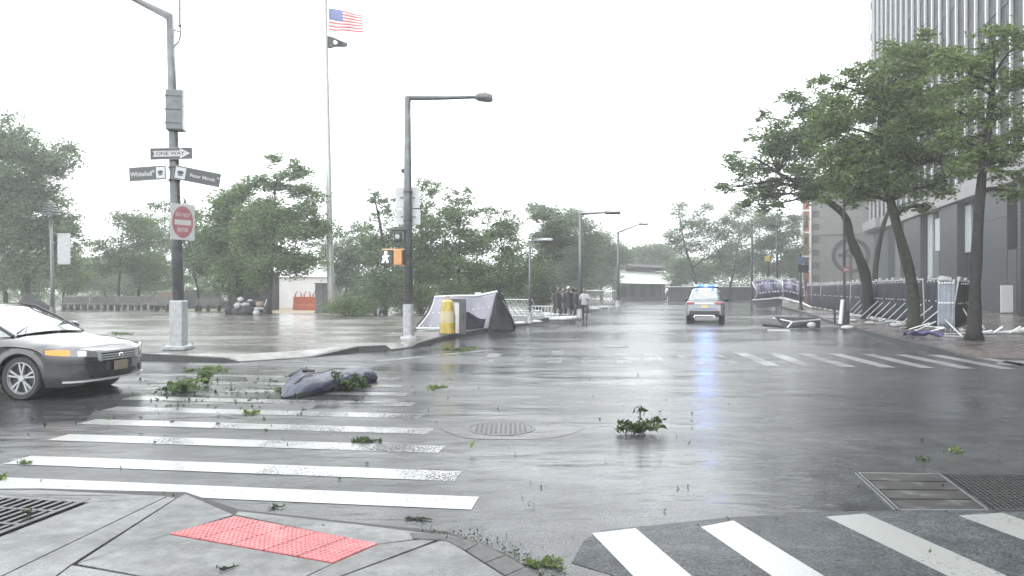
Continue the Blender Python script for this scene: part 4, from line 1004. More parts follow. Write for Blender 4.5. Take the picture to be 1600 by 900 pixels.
# signal controller / signal head seen from behind
bx = q(277, 174); Mz = Matrix.Rotation(R(14), 3, 'Z')
MB().box(bx + Vector((0, -.05, 0)), (.46, .32, 1.06), M=Mz).build('signal_housing', mat('dull_green_housing', (.10, .11, .11), .4, noise=6, amount=.2, coat=.3), sp1, bevel=.04)
MB().box(bx + Vector((-.18, -.22, 0)), (.04, .04, 1.0), M=Mz).build('hinge_strip', M['steel'], sp1)
MB().box(bx + Vector((.235, -.1, -.02)), (.03, .34, 1.02), M=Mz).build('door_edge', M['sleeve'], sp1)
for z in (-.35, 0, .35): MB().box(bx + Vector((-.02, -.20, z)), (.38, .06, .02), M=Mz).build('latch', M['dark'], sp1)
# clamps
for py in (246, 262, 282, 330, 368): MB().cyl(q(272.5, py) - Vector((0, 0, .03)), .15, .05, 16).build('clamp', M['dark'], sp1)

def sign(name, label, cat, cx, cy, w, h, rotz, tilt, m_face, dy=-.2, border=None, roll=0):
    c = P(cx, cy, Y1 + dy); s_ = thing(name, label, cat, c); s_.rotation_euler = Euler((tilt, roll, rotz))
    MB().box((0, 0, 0), (w, .012, h)).build('panel', m_face, s_, bevel=.004)
    MB().box((0, .03, 0), (w * .6, .03, .04)).build('bracket', M['steel'], s_)
    return s_
def face(s_, mb, m, name='marking'): return mb.build(name, m, s_)
W_ = 0.0169 * Y1 / 18.3  # metres per pixel about
ppm = Y1 / F
s = sign('one_way_sign', 'black and white arrow sign reading ONE WAY, topmost sign on the thick pole', 'sign', 267.5, 240, 65 * ppm, 18.5 * ppm, 0, 0, M['sign_k'], roll=R(-1.2))
wv, hv = 65 * ppm, 18.5 * ppm; yf = -.0095
mb = MB(); L_ = wv / 2
mb.add([Vector((x, yf, z)) for x, z in ((-L_ * .88, -.075), (L_ * .42, -.075), (L_ * .42, -.135), (L_ * .92, 0), (L_ * .42, .135), (L_ * .42, .075), (-L_ * .88, .075), (-L_ * .78, 0))], [(0, 1, 2, 3, 4, 5, 6, 7)])
face(s, mb, M['sign_w'], 'arrow')
text_mesh('ONE WAY', .125, 'lettering', M['sign_k'], s, (-.02, yf - .003, 0), (R(90), 0, 0), sx=1.25, extrude=.001)
mb = MB()
for a_, b_2 in (((0, 1), (wv, .012)), ((0, -1), (wv, .012))): mb.box((0, yf, a_[1] * (hv / 2 - .012)), (wv - .01, .003, .008))
face(s, mb, M['sign_w'], 'border')
def street(label, cx, cy, w, h, rotz, roll, txt, txt2, ex, tx, sz):
    s = sign('street_name_sign', label, 'sign', cx, cy, w, h, rotz, 0, M['sign_g'], roll=roll)
    MB().box((ex, -.010, 0), (.24, .006, h * .78)).build('emblem_panel', mat('emblem_blue_grey', (.42, .44, .46), .4), s)
    mb = MB().ball((ex, -.015, .01), .07, 10, 6, (1.1, .06, .7)).box((ex, -.016, -.06), (.12, .004, .03)); mb.build('emblem_mark', M['sign_k'], s)
    text_mesh(txt, sz, 'lettering', M['sign_w'], s, (tx, -.0095, -.01), (R(90), 0, 0), sx=.95, extrude=.001)
    if txt2: text_mesh(txt2[0], sz * .55, 'lettering', M['sign_w'], s, (txt2[1], -.0095, .045), (R(90), 0, 0), extrude=.001)
    mb = MB(); 
    for z in (h / 2 - .012, -h / 2 + .012): mb.box((0, -.0095, z), (w - .02, .003, .007))
    mb.build('border', M['sign_w'], s); return s
street('dark street sign reading Whitehall on the car side of the thick pole', 230.5, 271, 62 * ppm, 22 * ppm, R(-8), R(-2.2), 'Whitehall', ('St', .17), .37, -.17, .165)
street('dark street sign reading Peter Minuit, slanting down towards the flagpole', 308.5, 275.5, 58 * ppm / math.cos(R(28)), 22 * ppm, R(24), R(8.5), 'Peter Minuit', ('Plz', .5), -.40, .12, .125)
# do not enter sign, turned on the pole
s = sign('do_not_enter_sign', 'white square sign with a glare-paled red disc reading DO NOT ENTER on the thick pole', 'sign', 285.5, 347, .62, .93, R(50), 0, M['sign_w'], roll=R(1))
mb = MB(); n = 32; mb.add([Vector((math.cos(a) * .27, -.0095, math.sin(a) * .41)) for a in np.linspace(0, 2 * math.pi, n, endpoint=False)], [tuple(range(n))[::1]])
face(s, mb, M['sign_r'], 'red_disc')
face(s, MB().box((0, -.012, -.01), (.42, .003, .13)), M['sign_w'], 'white_bar')
text_mesh('DO NOT', .13, 'lettering', M['sign_w'], s, (0, -.013, .18), (R(90), 0, 0), sx=.72, extrude=.001); text_mesh('ENTER', .13, 'lettering', M['sign_w'], s, (0, -.013, -.21), (R(90), 0, 0), sx=.72, extrude=.001)
c_ = q(281, 316); MB().loft([[c_ + Vector((math.cos(a) * .16, -.12, math.sin(a) * .16)) for a in np.linspace(-.3, math.pi + .3, 12)], [c_ + Vector((math.cos(a) * .16, .02, math.sin(a) * .16)) for a in np.linspace(-.3, math.pi + .3, 12)]], closed=False).build('signal_visor', M['dark'], sp1)

# ---- lamp post with single arm
b = G(638, 528, .13); Y2 = b.y; org2 = b.copy(); q2 = lambda px, py, dy=0: P(px, py, Y2 + dy) - org2
lp = thing('lamp_post', 'tall grey lamp post with one level arm on the plaza corner by the torn screen', 'lamp post', org2)
MB().tube([q2(638, 475), q2(637, 300), q2(637, 152)], [.15, .13, .105], 16).build('shaft', M['pole'], lp, smooth=True)
MB().tube([q2(634, 153), q2(690, 153), q2(742, 152)], [.085, .07, .05], 10).build('arm', M['pole'], lp, smooth=True)
hd = MB().loft([[Vector((x, y_, z)) for y_, z in ((-w_, 0), (-w_ * .8, h_), (w_ * .8, h_), (w_, 0), (w_ * .6, -d_), (-w_ * .6, -d_))] for x, w_, h_, d_ in ((0, .06, .06, .03), (.12, .15, .13, .09), (.45, .17, .12, .13), (.58, .12, .07, .09))], cap=True)
h_ = hd.build('lamp_head', M['pole'], lp, sharp=50); h_.location = q2(742, 153)
MB().box(h_.location + Vector((.33, 0, .14)), (.09, .09, .07)).build('photocell', M['black'], lp)
MB().tube([q2(638, 526), q2(638, 475)], .175, 18).build('base_sleeve', M['sleeve'], lp, smooth=False, sharp=30)
MB().cyl((0, 0, 0), .27, .09, 18, .22).build('base_flange', M['sleeve'], lp)
for a in range(4): MB().cyl((math.cos(a * 1.57 + .8) * .23, math.sin(a * 1.57 + .8) * .23, .07), .02, .06, 6).build('bolt', M['steel'], lp)
for py in (300, 345, 392, 412): MB().cyl(q2(637.3, py) - Vector((0, 0, .03)), .15, .05, 14).build('clamp', M['dark'], lp)
MB().box(q2(630, 267), (.12, .12, .12)).tube([q2(631, 267), q2(637, 267)], .02, 5).build('sensor', M['dark'], lp)
# sign backs
for i, (x0, x1, y0, y1, nm, lb_) in enumerate(((618, 656, 293, 325, 'blank grey back of a square sign, upper of two on the lamp post', ''), (619, 657, 327, 351, 'blank grey back of a wide sign, lower of two on the lamp post', ''))):
    c = P((x0 + x1) / 2, (y0 + y1) / 2, Y2 + .2); s_ = thing('reversed_sign', nm, 'sign', c, R(3), group='sign backs on the lamp post')
    MB().box((0, 0, 0), ((x1 - x0) / F * Y2, .01, (y1 - y0) / F * Y2)).build('panel', M['sign_b'], s_, bevel=.02)
    MB().box((0, -.02, 0), (.5, .02, .04)).build('bracket', M['steel'], s_)
# pedestrian signal: black face with walking man + amber housing edge-on
c = P(603, 402, Y2 - .1); ps = thing('pedestrian_signal', 'pedestrian signal showing the white walking man beside its amber housing', 'pedestrian signal', c)
MB().box((.0, .12, 0), (.44, .16, .46)).build('face_box', mat('dark_signal_face', (.05, .055, .05), .5), ps, bevel=.02)
wm = mat('lit_walk_symbol', (.8, .85, .9), .4, emit=(.9, .95, 1), estr=1.6)
man = MB(); yo = .025
man.tube([(-.02, yo, .07), (-.03, yo, -.02)], .05, 6).ball((-.01, yo, .155), .042, 8, 6).tube([(-.03, yo, -.02), (.03, yo, -.09), (.05, yo, -.17)], [.034, .03, .022], 6).tube([(-.03, yo, -.02), (-.07, yo, -.09), (-.12, yo, -.17)], [.034, .03, .022], 6).tube([(-.02, yo, .08), (.06, yo, .03), (.09, yo, .06)], [.022, .018, .015], 5).tube([(-.02, yo, .08), (-.08, yo, .03), (-.10, yo, -.02)], [.022, .018, .015], 5)
man.build('walking_man', wm, ps)
am = mat('amber_signal_housing', (.46, .22, .07), .4, noise=8, amount=.15, coat=.3)
MB().box((.40, .02, -.01), (.26, .34, .50)).build('amber_housing', am, ps, bevel=.02)
MB().box((.15, .05, .255), (.55, .08, .045)).box((.60, .05, .26), (.35, .07, .05)).box((.62, .05, -.26), (.32, .07, .05)).build('mounting_arm', mat('pale_amber_bracket', (.55, .38, .22), .4), ps)
c = P(622, 370, Y2 - .15); sg = thing('camera_box', 'small dark camera box with a pale lens on the lamp post above the pedestrian signal', 'camera', c)
MB().box((0, 0, 0), (.22, .3, .30)).box((.05, 0, .22), (.62, .12, .05)).box((0, 0, -.25), (.16, .2, .16)).build('housing', M['dark'], sg, bevel=.02); MB().tube([(0, -.17, .0), (0, -.14, 0)], .075, 12).build('lens', M['sign_w'], sg)

# ---- flagpole with two flags
Yf = 45; b = P(517, 480, Yf); b.z = .13; fp = thing('flagpole', 'very tall pale flagpole rising out of frame with two flags at half height', 'flagpole', b)
qf = lambda px, py, dy=0: P(px, py, Yf + dy) - b
MB().tube([Vector((.05, 0, 0)), qf(516.5, 440), qf(513, 250), qf(510, 110), qf(508, 0), qf(507, -60)], [.23, .22, .18, .15, .125, .10], 14).build('shaft', mat('pale_flagpole', (.42, .425, .42), .35, .2, noise=4, amount=.15, coat=.4), fp, smooth=True)
MB().cyl((0.05, 0, 0), .45, .35, 20, .3).build('base', M['conc'], fp)
MB().ball(qf(507, -62), .14, 10, 8).build('finial', M['chrome'], fp, smooth=True)
MB().tube([qf(511, -50) , qf(511.5, 100), qf(516, 400)], .012, 4).build('halyard', M['steel'], fp)
def flag(name, label, x0, y0, W2, H2, cols, m_, shape=None):
    c = P(x0, y0, Yf); t = thing(name, label, 'flag', c); return t, c
wv_ = lambda u, v: Vector((0, .16 * math.sin(u * 9 + v * 2) * (.2 + u), .05 * math.sin(u * 8 + v * 3)))
ft, c0 = flag('national_flag', 'red, white and blue stars and stripes flag streaming from the flagpole', 513, 32, 0, 0, None, None)
corners = [P(513.5, 13, Yf) - c0, P(566, 24, Yf) - c0, P(569.5, 51, Yf) - c0, P(513.5, 47, Yf) - c0]
def fs_(u, v): return (corners[0].lerp(corners[1], u)).lerp(corners[3].lerp(corners[2], u), v) + wv_(u, v) + Vector((0, 0, .10 * math.sin(u * 3.1) * (1 - v) * .5))
M['f_red'] = mat('flag_red', (.60, .08, .10), .7); M['f_white'] = mat('flag_white', (.75, .74, .74), .7); M['f_blue'] = mat('flag_blue', (.07, .10, .28), .7)
def patch(u0, u1, v0, v1, m_, name, off=0, nu=18, nv=2):
    vs = [fs_(u0 + (u1 - u0) * i / nu, v0 + (v1 - v0) * j / nv) + Vector((0, off, 0)) for j in range(nv + 1) for i in range(nu + 1)]
    fs = [(j * (nu + 1) + i, j * (nu + 1) + i + 1, (j + 1) * (nu + 1) + i + 1, (j + 1) * (nu + 1) + i) for j in range(nv) for i in range(nu)]
    o = mesh_obj(name, vs, fs, m_, ft, True); sdm = o.modifiers.new('thick', 'SOLIDIFY'); sdm.thickness = .008; sdm.offset = 0; return o
for k in range(13):
    u0 = .42 if k < 7 else 0
    patch(u0, 1, k / 13, (k + 1) / 13, M['f_red'] if k % 2 == 0 else M['f_white'], 'stripe')
cant = patch(0, .42, 0, 7 / 13, M['f_blue'], 'canton', 0, 8, 4)
st = MB()
for r in range(9):
    for k in range(6 if r % 2 == 0 else 5):
        u = (k + (.5 if r % 2 == 0 else 1)) / 6 * .42; v = (r + .5) / 9 * 7 / 13; p = fs_(u, v) + Vector((0, -.012, 0))
        pts_ = [p + Vector((math.sin(a) * rr, 0, math.cos(a) * rr)) for a, rr in ((2 * math.pi * i / 10, .032 if i % 2 == 0 else .013) for i in range(10))]
        st.add(pts_, [tuple(range(10))])
tag(st.build('star', M['f_white'], ft), kind='stuff')
ft2, c0 = flag('black_flag', 'small crumpled black flag with a white emblem flying below the striped flag', 513, 68, 0, 0, None, None)
corners = [P(511, 56, Yf) - c0, P(542, 67, Yf) - c0, P(545, 73, Yf) - c0, P(511.5, 75, Yf) - c0]
ft = ft2; patch(0, 1, 0, 1, mat('flag_black', (.03, .035, .035), .7), 'cloth', 0, 16, 5)
def disc(u, v, ru, rv, name, m_):
    pts_ = [fs_(u + math.cos(a) * ru, v + math.sin(a) * rv) + Vector((0, -.02, 0)) for a in np.linspace(0, 2 * math.pi, 14, endpoint=False)]
    mesh_obj(name, pts_, [tuple(range(14))], m_, ft)
disc(.42, .45, .11, .22, 'emblem', M['f_white']); 

# ---- cabinet
b = G(514, 478, .13); b.y = 47; b.x = (514 - 800) / F * 47
cb = thing('electrical_cabinet', 'plain dark grey electrical cabinet at the foot of the flagpole', 'cabinet', (b.x, b.y - 1, .13))
MB().box((0, 0, .98), (1.15, .6, 1.9)).build('body', mat('cabinet_grey', (.10, .105, .11), .45, noise=3, coat=.2), cb, bevel=.02)
MB().box((-.01, -.31, .98), (.03, .02, 1.8)).build('door_gap', M['black'], cb); MB().box((.1, -.33, 1.05), (.03, .04, .2)).build('handle', M['steel'], cb); MB().box((0, 0, 1.96), (1.25, .7, .05)).build('lid', M['dark'], cb)
MB().box((0, 0, .03), (1.25, .7, .08)).build('plinth', M['conc'], cb)

# ---- lantern post at the left with white board
b = G(82, 492, .13); Y3 = b.y; q3 = lambda px, py, dy=0: P(px, py, Y3 + dy) - b
ln = thing('lantern_post', 'slim dark park lantern post with a louvred ring head, a white board hung on it', 'lamp post', b)
MB().tube([Vector((0, 0, 0)), q3(82, 440), q3(79, 335)], [.13, .10, .085], 12).build('shaft', M['pole'], ln, smooth=True)
for k in range(5): MB().cyl(q3(79, 335 - 4.0 * k), .58 - .07 * k, .06, 20, .50 - .07 * k).build('louvre', M['pole'], ln)
MB().cyl(q3(79, 338), .1, .7, 12, .12).build('lamp_core', M['sleeve'], ln); MB().cyl(q3(79, 316), .2, .1, 16, .03).build('cap', M['pole'], ln)
MB().cyl((0, 0, 0), .2, .5, 14, .14).build('base', M['pole'], ln)
c = P(100, 389, Y3 - .1); wb = thing('hanging_board', 'blank pale board hanging on the lantern post', 'board', c, R(-6))
MB().box((0, 0, 0), (.86, .03, 1.9)).build('panel', M['sleeve'], wb, bevel=.02); MB().tube([(-.55, 0, .85), (.3, 0, .85)], .02, 5).tube([(-.55, 0, -.85), (.3, 0, -.85)], .02, 5).build('bracket', M['dark'], wb)

# ---- distant lamp posts and thin posts
def small_lamp(px, pyb, pyt, armx, army, label, r=.1, zb=.13):
    b = G(px, pyb, zb); Y = b.y; q_ = lambda x, y: P(x, y, Y) - b
    t = thing('street_lamp', label, 'lamp post', b)
    MB().tube([Vector((0, 0, 0)), q_(px, pyt)], [r * 1.3, r * .8], 10).build('shaft', M['pole'], t, smooth=True)
    MB().tube([q_(px, pyt + 1), q_(armx, army)], [r * .7, r * .5], 8).build('arm', M['pole'], t)
    MB().loft([[q_(armx, army) + Vector((dx, y_, z_)) for y_, z_ in ((-w, 0), (0, .12), (w, 0), (0, -.12))] for dx, w in ((-.1, .08), (.3, .2), (.75, .15))], cap=True).build('lamp_head', M['pole'], t)
    MB().cyl((0, 0, 0), r * 2.4, .5, 12, r * 1.5).build('base', M['sleeve'], t)
    return t
small_lamp(907, 497, 333, 948, 332, 'smaller lamp post rising straight behind the huddled people', .11)
small_lamp(966, 478, 362, 1000, 350, 'far lamp post with a slanting arm standing in front of the pavilion', .13)
small_lamp(828, 505, 376, 838, 376, 'plain dark post with a short stub arm beside the black torn screen', .06)
def thin_post(px, pyb, pyt, label, r=.09, zb=.13, name='post', Y=None):
    b = G(px, pyb, zb) if Y is None else Vector(((px - 800) / F * Y, Y, zb)); t = thing(name, label, 'post', b); top = P(px, pyt, b.y) - b
    MB().tube([Vector((0, 0, 0)), top], [r * 1.2, r * .9], 10).build('shaft', M['dark'], t, smooth=True); MB().cyl((0, 0, 0), r * 2.2, .35, 12, r * 1.6).build('base', M['dark'], t); MB().ball(top, r * 1.4).build('cap', M['dark'], t)
    return t, b
t, b = thin_post(1214, 477, 353, 'thin black post rising behind the bulging purple mesh panels', .11)
MB().tube([P(1214, 353, b.y) - b, P(1202, 352, b.y) - b], .06, 6).build('arm', M['dark'], t)
t, b = thin_post(1175, 474, 352, 'grey-green post with a small yellow signal between the patrol car and the mesh panels', .12)
MB().box(P(1199, 404, b.y) - b, (.45, .4, .6)).build('signal_head', mat('yellow_signal', (.45, .36, .08), .4), t); MB().tube([P(1176, 398, b.y) - b, P(1199, 399, b.y) - b], .05, 6).build('arm', M['dark'], t)
t, b = thin_post(1251, 484, 398, 'short post with a round sign near the orange brick corner', .09)
c = P(1251, 407, b.y) - b; MB().tube([c + Vector((0, -.15, 0)), c + Vector((0, -.1, 0))], .3, 18).build('round_sign', mat('pale_blue_sign', (.12, .13, .20), .4), t)
MB().box(P(1254, 420, b.y) - b + Vector((0, -.12, 0)), (.8, .04, .6)).build('lower_sign', M['dark'], t)
# sign post with red and white plate at the right
b = G(1319, 506, .14); Y4 = b.y; q4 = lambda x, y: P(x, y, Y4) - b
s4 = thing('sign_post', 'dark sign post with a small red sign and a white sleeved foot at the kerb', 'sign post', b)
MB().tube([Vector((0, 0, 0)), q4(1319, 300)], [.065, .055], 8).build('shaft', M['dark'], s4)
MB().tube([Vector((-.22, -.1, 0)), q4(1316, 468) + Vector((-.03, -.1, 0))], [.09, .075], 10).build('white_sleeve', M['white'], s4)
MB().box(q4(1321, 421.5) + Vector((0, -.08, 0)), (.36, .012, .27)).build('red_sign', M['sign_r'], s4, bevel=.003)
MB().box(q4(1321, 421.5) + Vector((0, -.09, 0)), (.2, .006, .11)).build('white_symbol', M['sign_w'], s4)
MB().box(q4(1324, 305) + Vector((0, .02, 0)), (.3, .012, .4)).build('sign_plate', M['sign_b'], s4)
MB().box((.1, -.05, .3), (.18, .2, .6)).build('foot_box', M['dark'], s4, bevel=.02); MB().box((-.42, 0, .35), (.06, .06, .7)).build('stub', M['dark'], s4)
# ================================================================== SCREENED FENCES
M['screen'] = mat('navy_fence_screen', (.016, .018, .028), .7, noise=2.5, amount=.5, bump=.4, dist=.08, spec=.25)
M['screen_p'] = mat('purple_grey_fence_screen', (.11, .105, .17), .45, noise=2.0, amount=.35, bump=.4, dist=.06, coat=.3)
M['screen_l'] = mat('pale_lilac_fence_screen', (.30, .30, .35), .45, noise=1.5, amount=.15, bump=.4, dist=.06, coat=.3)
M['screen_b'] = mat('black_fence_screen', (.014, .015, .018), .7, noise=2, amount=.5, bump=.4, dist=.06, spec=.25)
M['galv'] = mat('bright_fence_pipe', (.55, .57, .58), .35, .4, noise=8, amount=.2)
M['sand'] = mat('white_sandbag', (.42, .42, .41), .6, noise=4, amount=.15, bump=.4)
def cloth(fn, nu, nv, name, m, parent, thick=.012):
    vs = [fn(i / nu, j / nv) for j in range(nv + 1) for i in range(nu + 1)]
    fs = [(j * (nu + 1) + i, j * (nu + 1) + i + 1, (j + 1) * (nu + 1) + i + 1, (j + 1) * (nu + 1) + i) for j in range(nv) for i in range(nu)]
    o = mesh_obj(name, vs, fs, m, parent, True); s = o.modifiers.new('thick', 'SOLIDIFY'); s.thickness = thick; s.offset = 0; return o
def grommets(pts, parent, m=None, r=.035):
    mb = MB()
    for p in pts: mb.ball(p, r, 6, 4, (1, .5, 1))
    tag(mb.build('grommet', m or M['white'], parent), kind='stuff')
def fence_panel(Lp, Hh, m, seed, strut=0, caps=True):
    """local x along the panel from 0 to Lp"""
    rd = random.Random(seed); t = thing('fence_panel', 'x', 'fence panel')
    MB().tube([(0, 0, 0), (0, 0, Hh + .04)], .025, 6).tube([(Lp, 0, 0), (Lp, 0, Hh + .04)], .025, 6).tube([(0, 0, Hh), (Lp, 0, Hh)], .025, 6).tube([(0, 0, .12), (Lp, 0, .12)], .025, 6).build('frame', M['galv'], t)
    a, b, c = rd.uniform(0, 6), rd.uniform(.03, .09), rd.uniform(3, 6)
    cloth(lambda u, v: Vector((Lp * u, -.04 - b * math.sin(math.pi * u) * math.sin(math.pi * v) - .025 * math.sin(c * u * 4 + a) * math.sin(3 * v + a), .10 + (Hh - .16) * v + .03 * math.sin(9 * u + a) * v)), 14, 8, 'screen', m, t)
    grommets([Vector((Lp * u, -.10, z)) for u in np.linspace(.08, .92, 6) for z in (Hh - .10, Hh * .55)], t)
    MB().box((.15, 0, Hh + .07), (.34, .10, .16)).build('white_cap', M['sand'], t, bevel=.02); MB().box((Lp * .62, 0, Hh + .06), (.22, .10, .12)).build('white_cap', M['sand'], t, bevel=.02)
    if strut:
        for k in range(strut):
            x = Lp * (.25 + .5 * k)
            MB().tube([(x + .55, -.05, Hh * .48), (x, -.75, .05)], .022, 6).tube([(x, -.75, .06), (x + .2, -.05, .09)], .02, 5).build('strut', M['galv'], t)
    MB().ball((.1, -.35, .07), .14, 9, 6, (1.3, .8, .5), noise=.12).build('sandbag', M['sand'], t, smooth=True)
    return t
fpl = [G(1262, 479, .14), G(1340, 493, .14), G(1478, 516, .14)]
segs = []
for i, (a, b, st) in enumerate(((fpl[0], fpl[1], 0), (fpl[1], fpl[2], 2))):
    n = max(1, round((b - a).length / 2.55)); segs += [(a.lerp(b, k / n), a.lerp(b, (k + 1) / n), st) for k in range(n)]
base0 = None; bases = {}
NS = len(segs)
where = ['farthest fence panel, butting the orange brick corner', 'second fence panel out from the orange brick corner', 'dark fence panel midway along the grey hall', 'dark fence panel below the ring emblem\'s near side', 'dark fence panel under the ring emblem', 'fence panel just beyond the red-plated sign post', 'fence panel directly behind the red-plated sign post', 'fence panel between the sign post and the leaning tree', 'navy fence panel behind the leaning tree\'s trunk', 'strutted navy panel just on the near side of the leaning tree', 'strutted navy panel midway between the two front trees', 'strutted navy panel just before the mossy trunk', 'strutted navy panel behind the mossy trunk', 'strutted panel next past the mossy trunk', 'strutted navy end panel beside the pale folded corner']
for i, (a, b, st) in enumerate(segs):
    d = b - a; L = d.length - .02; key = (st, round(L, 1), i % 2)
    rz = math.atan2(d.y, d.x)
    if key not in bases: t = bases[key] = fence_panel(L, 1.98, M['screen'], i, st)
    else: t = dup(bases[key], (0, 0, 0))
    t.location = a; t.rotation_euler = (R(random.uniform(-5, 4)), 0, rz); t.rotation_euler.rotate_axis('X', 0)
    t['label'] = where[min(i, len(where) - 1)] if i < len(where) else 'strutted fence panel'
    t['group'] = 'screened fence panels on the pavement'
print('fence segs', NS)
# the folded pale corner and dark return panels
a, b = fpl[2], G(1512, 516, .14) + Vector((.6, 2.2, 0))
d = Vector((.70, .72, 0)); 
t = fence_panel(.5, 1.9, mat('blue_grey_fence_screen', (.16, .18, .22), .4, noise=2, amount=.3, coat=.3), 50, 0); t.location = fpl[2] + Vector((-.35, -.1, 0)); t.rotation_euler = (R(-5), 0, math.atan2(-.35, .5)); t['label'] = 'narrow pale lilac fence panel folded at the end of the strutted row'; t['group'] = 'screened fence panels on the pavement'
for k in range(2):
    t = fence_panel(1.9, 1.9 - .15 * k, M['screen_b'], 60 + k, 1); t.location = fpl[2] + d.normalized() * 1.95 * k + Vector((.1, -.1 + .1 * k, 0)); t.rotation_euler = (R(8), 0, math.atan2(d.y, d.x)); t['group'] = 'screened fence panels on the pavement'
    t['label'] = ('black fence panel turning back from the pale folded panel', 'last black fence panel, beside the straight dark trunk')[k]
# long loose props leaning out of the return
for (p0, p1, Y, l) in (((1474, 497), (1504, 526), 26.5, 'long bright pipe leaning out from the black fence panels'), ((1499, 495), (1516, 507), 27, 'short bright pipe leaning against the straight dark trunk')):
    a = P(*p0, Y); b = G(*p1, .16); c = Vector((b.x, b.y, .14)); t = thing('loose_pipe', l, 'pipe', c); MB().tube([Vector((0, 0, .02)), a - c], .03, 6).build('tube', M['galv'], t); MB().tube([Vector((0, 0, .025)), Vector((-.8, .25, .025))], .028, 6).build('foot', M['galv'], t)
# crumpled purple cloth at the mossy trunk
c = G(1440, 527, .14)
o = cloth(lambda u, v: Vector((c.x - .5 + 1.1 * u, c.y - .15 + .35 * v + .1 * math.sin(5 * u), .15 + .10 * abs(math.sin(7 * u + 3 * v)) + .05 * math.sin(11 * v + 4 * u) + .05)), 22, 8, 'fallen_cloth', mat('violet_cloth', (.05, .05, .13), .5, noise=4, bump=.3), None)
tag(o, 'crumpled violet cloth lying round the foot of the mossy trunk', 'cloth')
# fallen white barrier pieces beyond the straight trunk
c = G(1566, 522, .14); t = thing('broken_barrier', 'broken white barrier strewn on the pavement beyond the straight dark trunk', 'barrier', c)
rd = random.Random(4)
for k in range(9):
    x = -1.3 + .3 * k; MB().tube([(x, rd.uniform(-.2, .2), .05), (x + rd.uniform(.3, .7), rd.uniform(-.2, .3), rd.uniform(.06, .28))], .035, 5).build('slat', M['white'], t)
MB().tube([(-1.5, -.1, .04), (1.2, .15, .05)], .035, 6).build('rail', M['galv'], t); MB().ball((.9, .1, .12), .2, 8, 6, (1.4, .8, .6), noise=.1).build('sandbag', M['sand'], t, smooth=True)
# more row of fallen white feet by the fence foot
for i, (px, py, l) in enumerate(((1324, 514, 'white sandbag on the kerb below the red-plated sign post'), (1333, 503, 'white sandbag at the fence foot by the sign post'), (1359, 507, 'white sandbag against the leaning tree\'s root'), (1400, 510, 'white sandbag between the two front tree trunks'))):
    c = G(px, py, .14); o = MB().ball((0, 0, .06), .17, 10, 7, (1.5, .8, .5), noise=.1).build('sandbag', M['sand'], None, smooth=True); o.location = c; tag(o, l, 'sandbag', 'sandbags along the fence')
# tangle of pipes at the foot of the strutted row
a, b = G(1368, 506, .14), G(1468, 524, .14)
for k in range(12):
    p = a.lerp(b, k / 11) + Vector((rd.uniform(-.2, .2), rd.uniform(.0, .5), 0)); t = None
    o = MB().tube([Vector((0, 0, .03)), Vector((rd.uniform(.4, .9), rd.uniform(-.3, .5), rd.uniform(.04, .4)))], .025, 5).build('fallen_pipe', M['galv'], None); o.location = p
    tag(o, 'thin fallen pipe in the tangle at the foot of the strutted fence row, ' + ('nearest the leaning tree', 'second out from the leaning tree', 'third out from the leaning tree', 'fourth out from the leaning tree', 'fifth out from the leaning tree', 'just before the tangle\'s middle', 'just past the tangle\'s middle', 'fifth before the mossy trunk', 'fourth before the mossy trunk', 'third before the mossy trunk', 'second before the mossy trunk', 'nearest the mossy trunk')[k], 'pipe', 'fallen pipes under the fence'); o['label'] = o['label'].replace('in the tangle at the foot of', 'under')

# ---- bulging purple mesh panels
c = P(1176, 480, 62); Yp = 60.0
def bulge(x0, x1, yt0, yt1, yb0, yb1, Y, out, ph):
    def fn(u, v):
        px = x0 + (x1 - x0) * u; yt = yt0 + (yt1 - yt0) * u - 2.5 * math.sin(math.pi * u); yb = yb0 + (yb1 - yb0) * u
        p = P(px, yb + (yt - yb) * v, Y); p.y -= out * math.sin(math.pi * v * .9 + .2) + .15 * math.sin(u * 14 + ph); p.x += .12 * math.sin(v * 5 + ph); return p
    return fn
def blown(label, fn, m, Y, px0, name='blown_fence_panel', low=None):
    o = P(px0, 480, Y); o.z = .05; t = thing(name, label, 'fence panel', o, group='blown-over fence panels')
    f2 = lambda u, v: fn(u, v) - o
    cloth(f2, 20, 10, 'screen', m, t); fr = MB()
    for e in ([f2(u, 0) for u in np.linspace(0, 1, 9)], [f2(u, 1) for u in np.linspace(0, 1, 9)], [f2(0, v) for v in np.linspace(0, 1, 6)], [f2(1, v) for v in np.linspace(0, 1, 6)]): fr.tube(e, .045, 6)
    fr.build('frame', M['galv'], t)
    grommets([f2(u, v) + Vector((0, -.08, 0)) for u in np.linspace(.08, .92, 8) for v in (.35, .8)], t, r=.07)
    for u in (.15, .5, .85): MB().box(f2(u, 1.0) + Vector((0, 0, .08)), (.5, .14, .22)).build('white_cap', M['sand'], t, bevel=.03)
    if low: low(t, o)
    return t
def low1(t, o):
    pts = [P(1175, 469, 59) - o, P(1215, 466, 59) - o, P(1222, 467, 59) - o, P(1218, 479, 58) - o, P(1184, 482, 57.5) - o]
    MB().loft([pts, [p + Vector((0, .08, 0)) for p in pts]], cap=True).build('overhang_screen', M['screen_b'], t)
    MB().tube([pts[0], pts[1], pts[2]], .05, 6).build('lower_rail', M['white'], t)
    for p in (pts[0], pts[2]): MB().tube([p, Vector((p.x + .3, p.y + 1.0, 0))], .05, 6).build('leg', M['dark'], t)
blown('bulging purple mesh fence panel blown up on its dark skirt, nearer the patrol car', bulge(1177, 1218, 441, 438, 468, 464, 60, .7, 0), M['screen_p'], 60, 1190, low=low1)
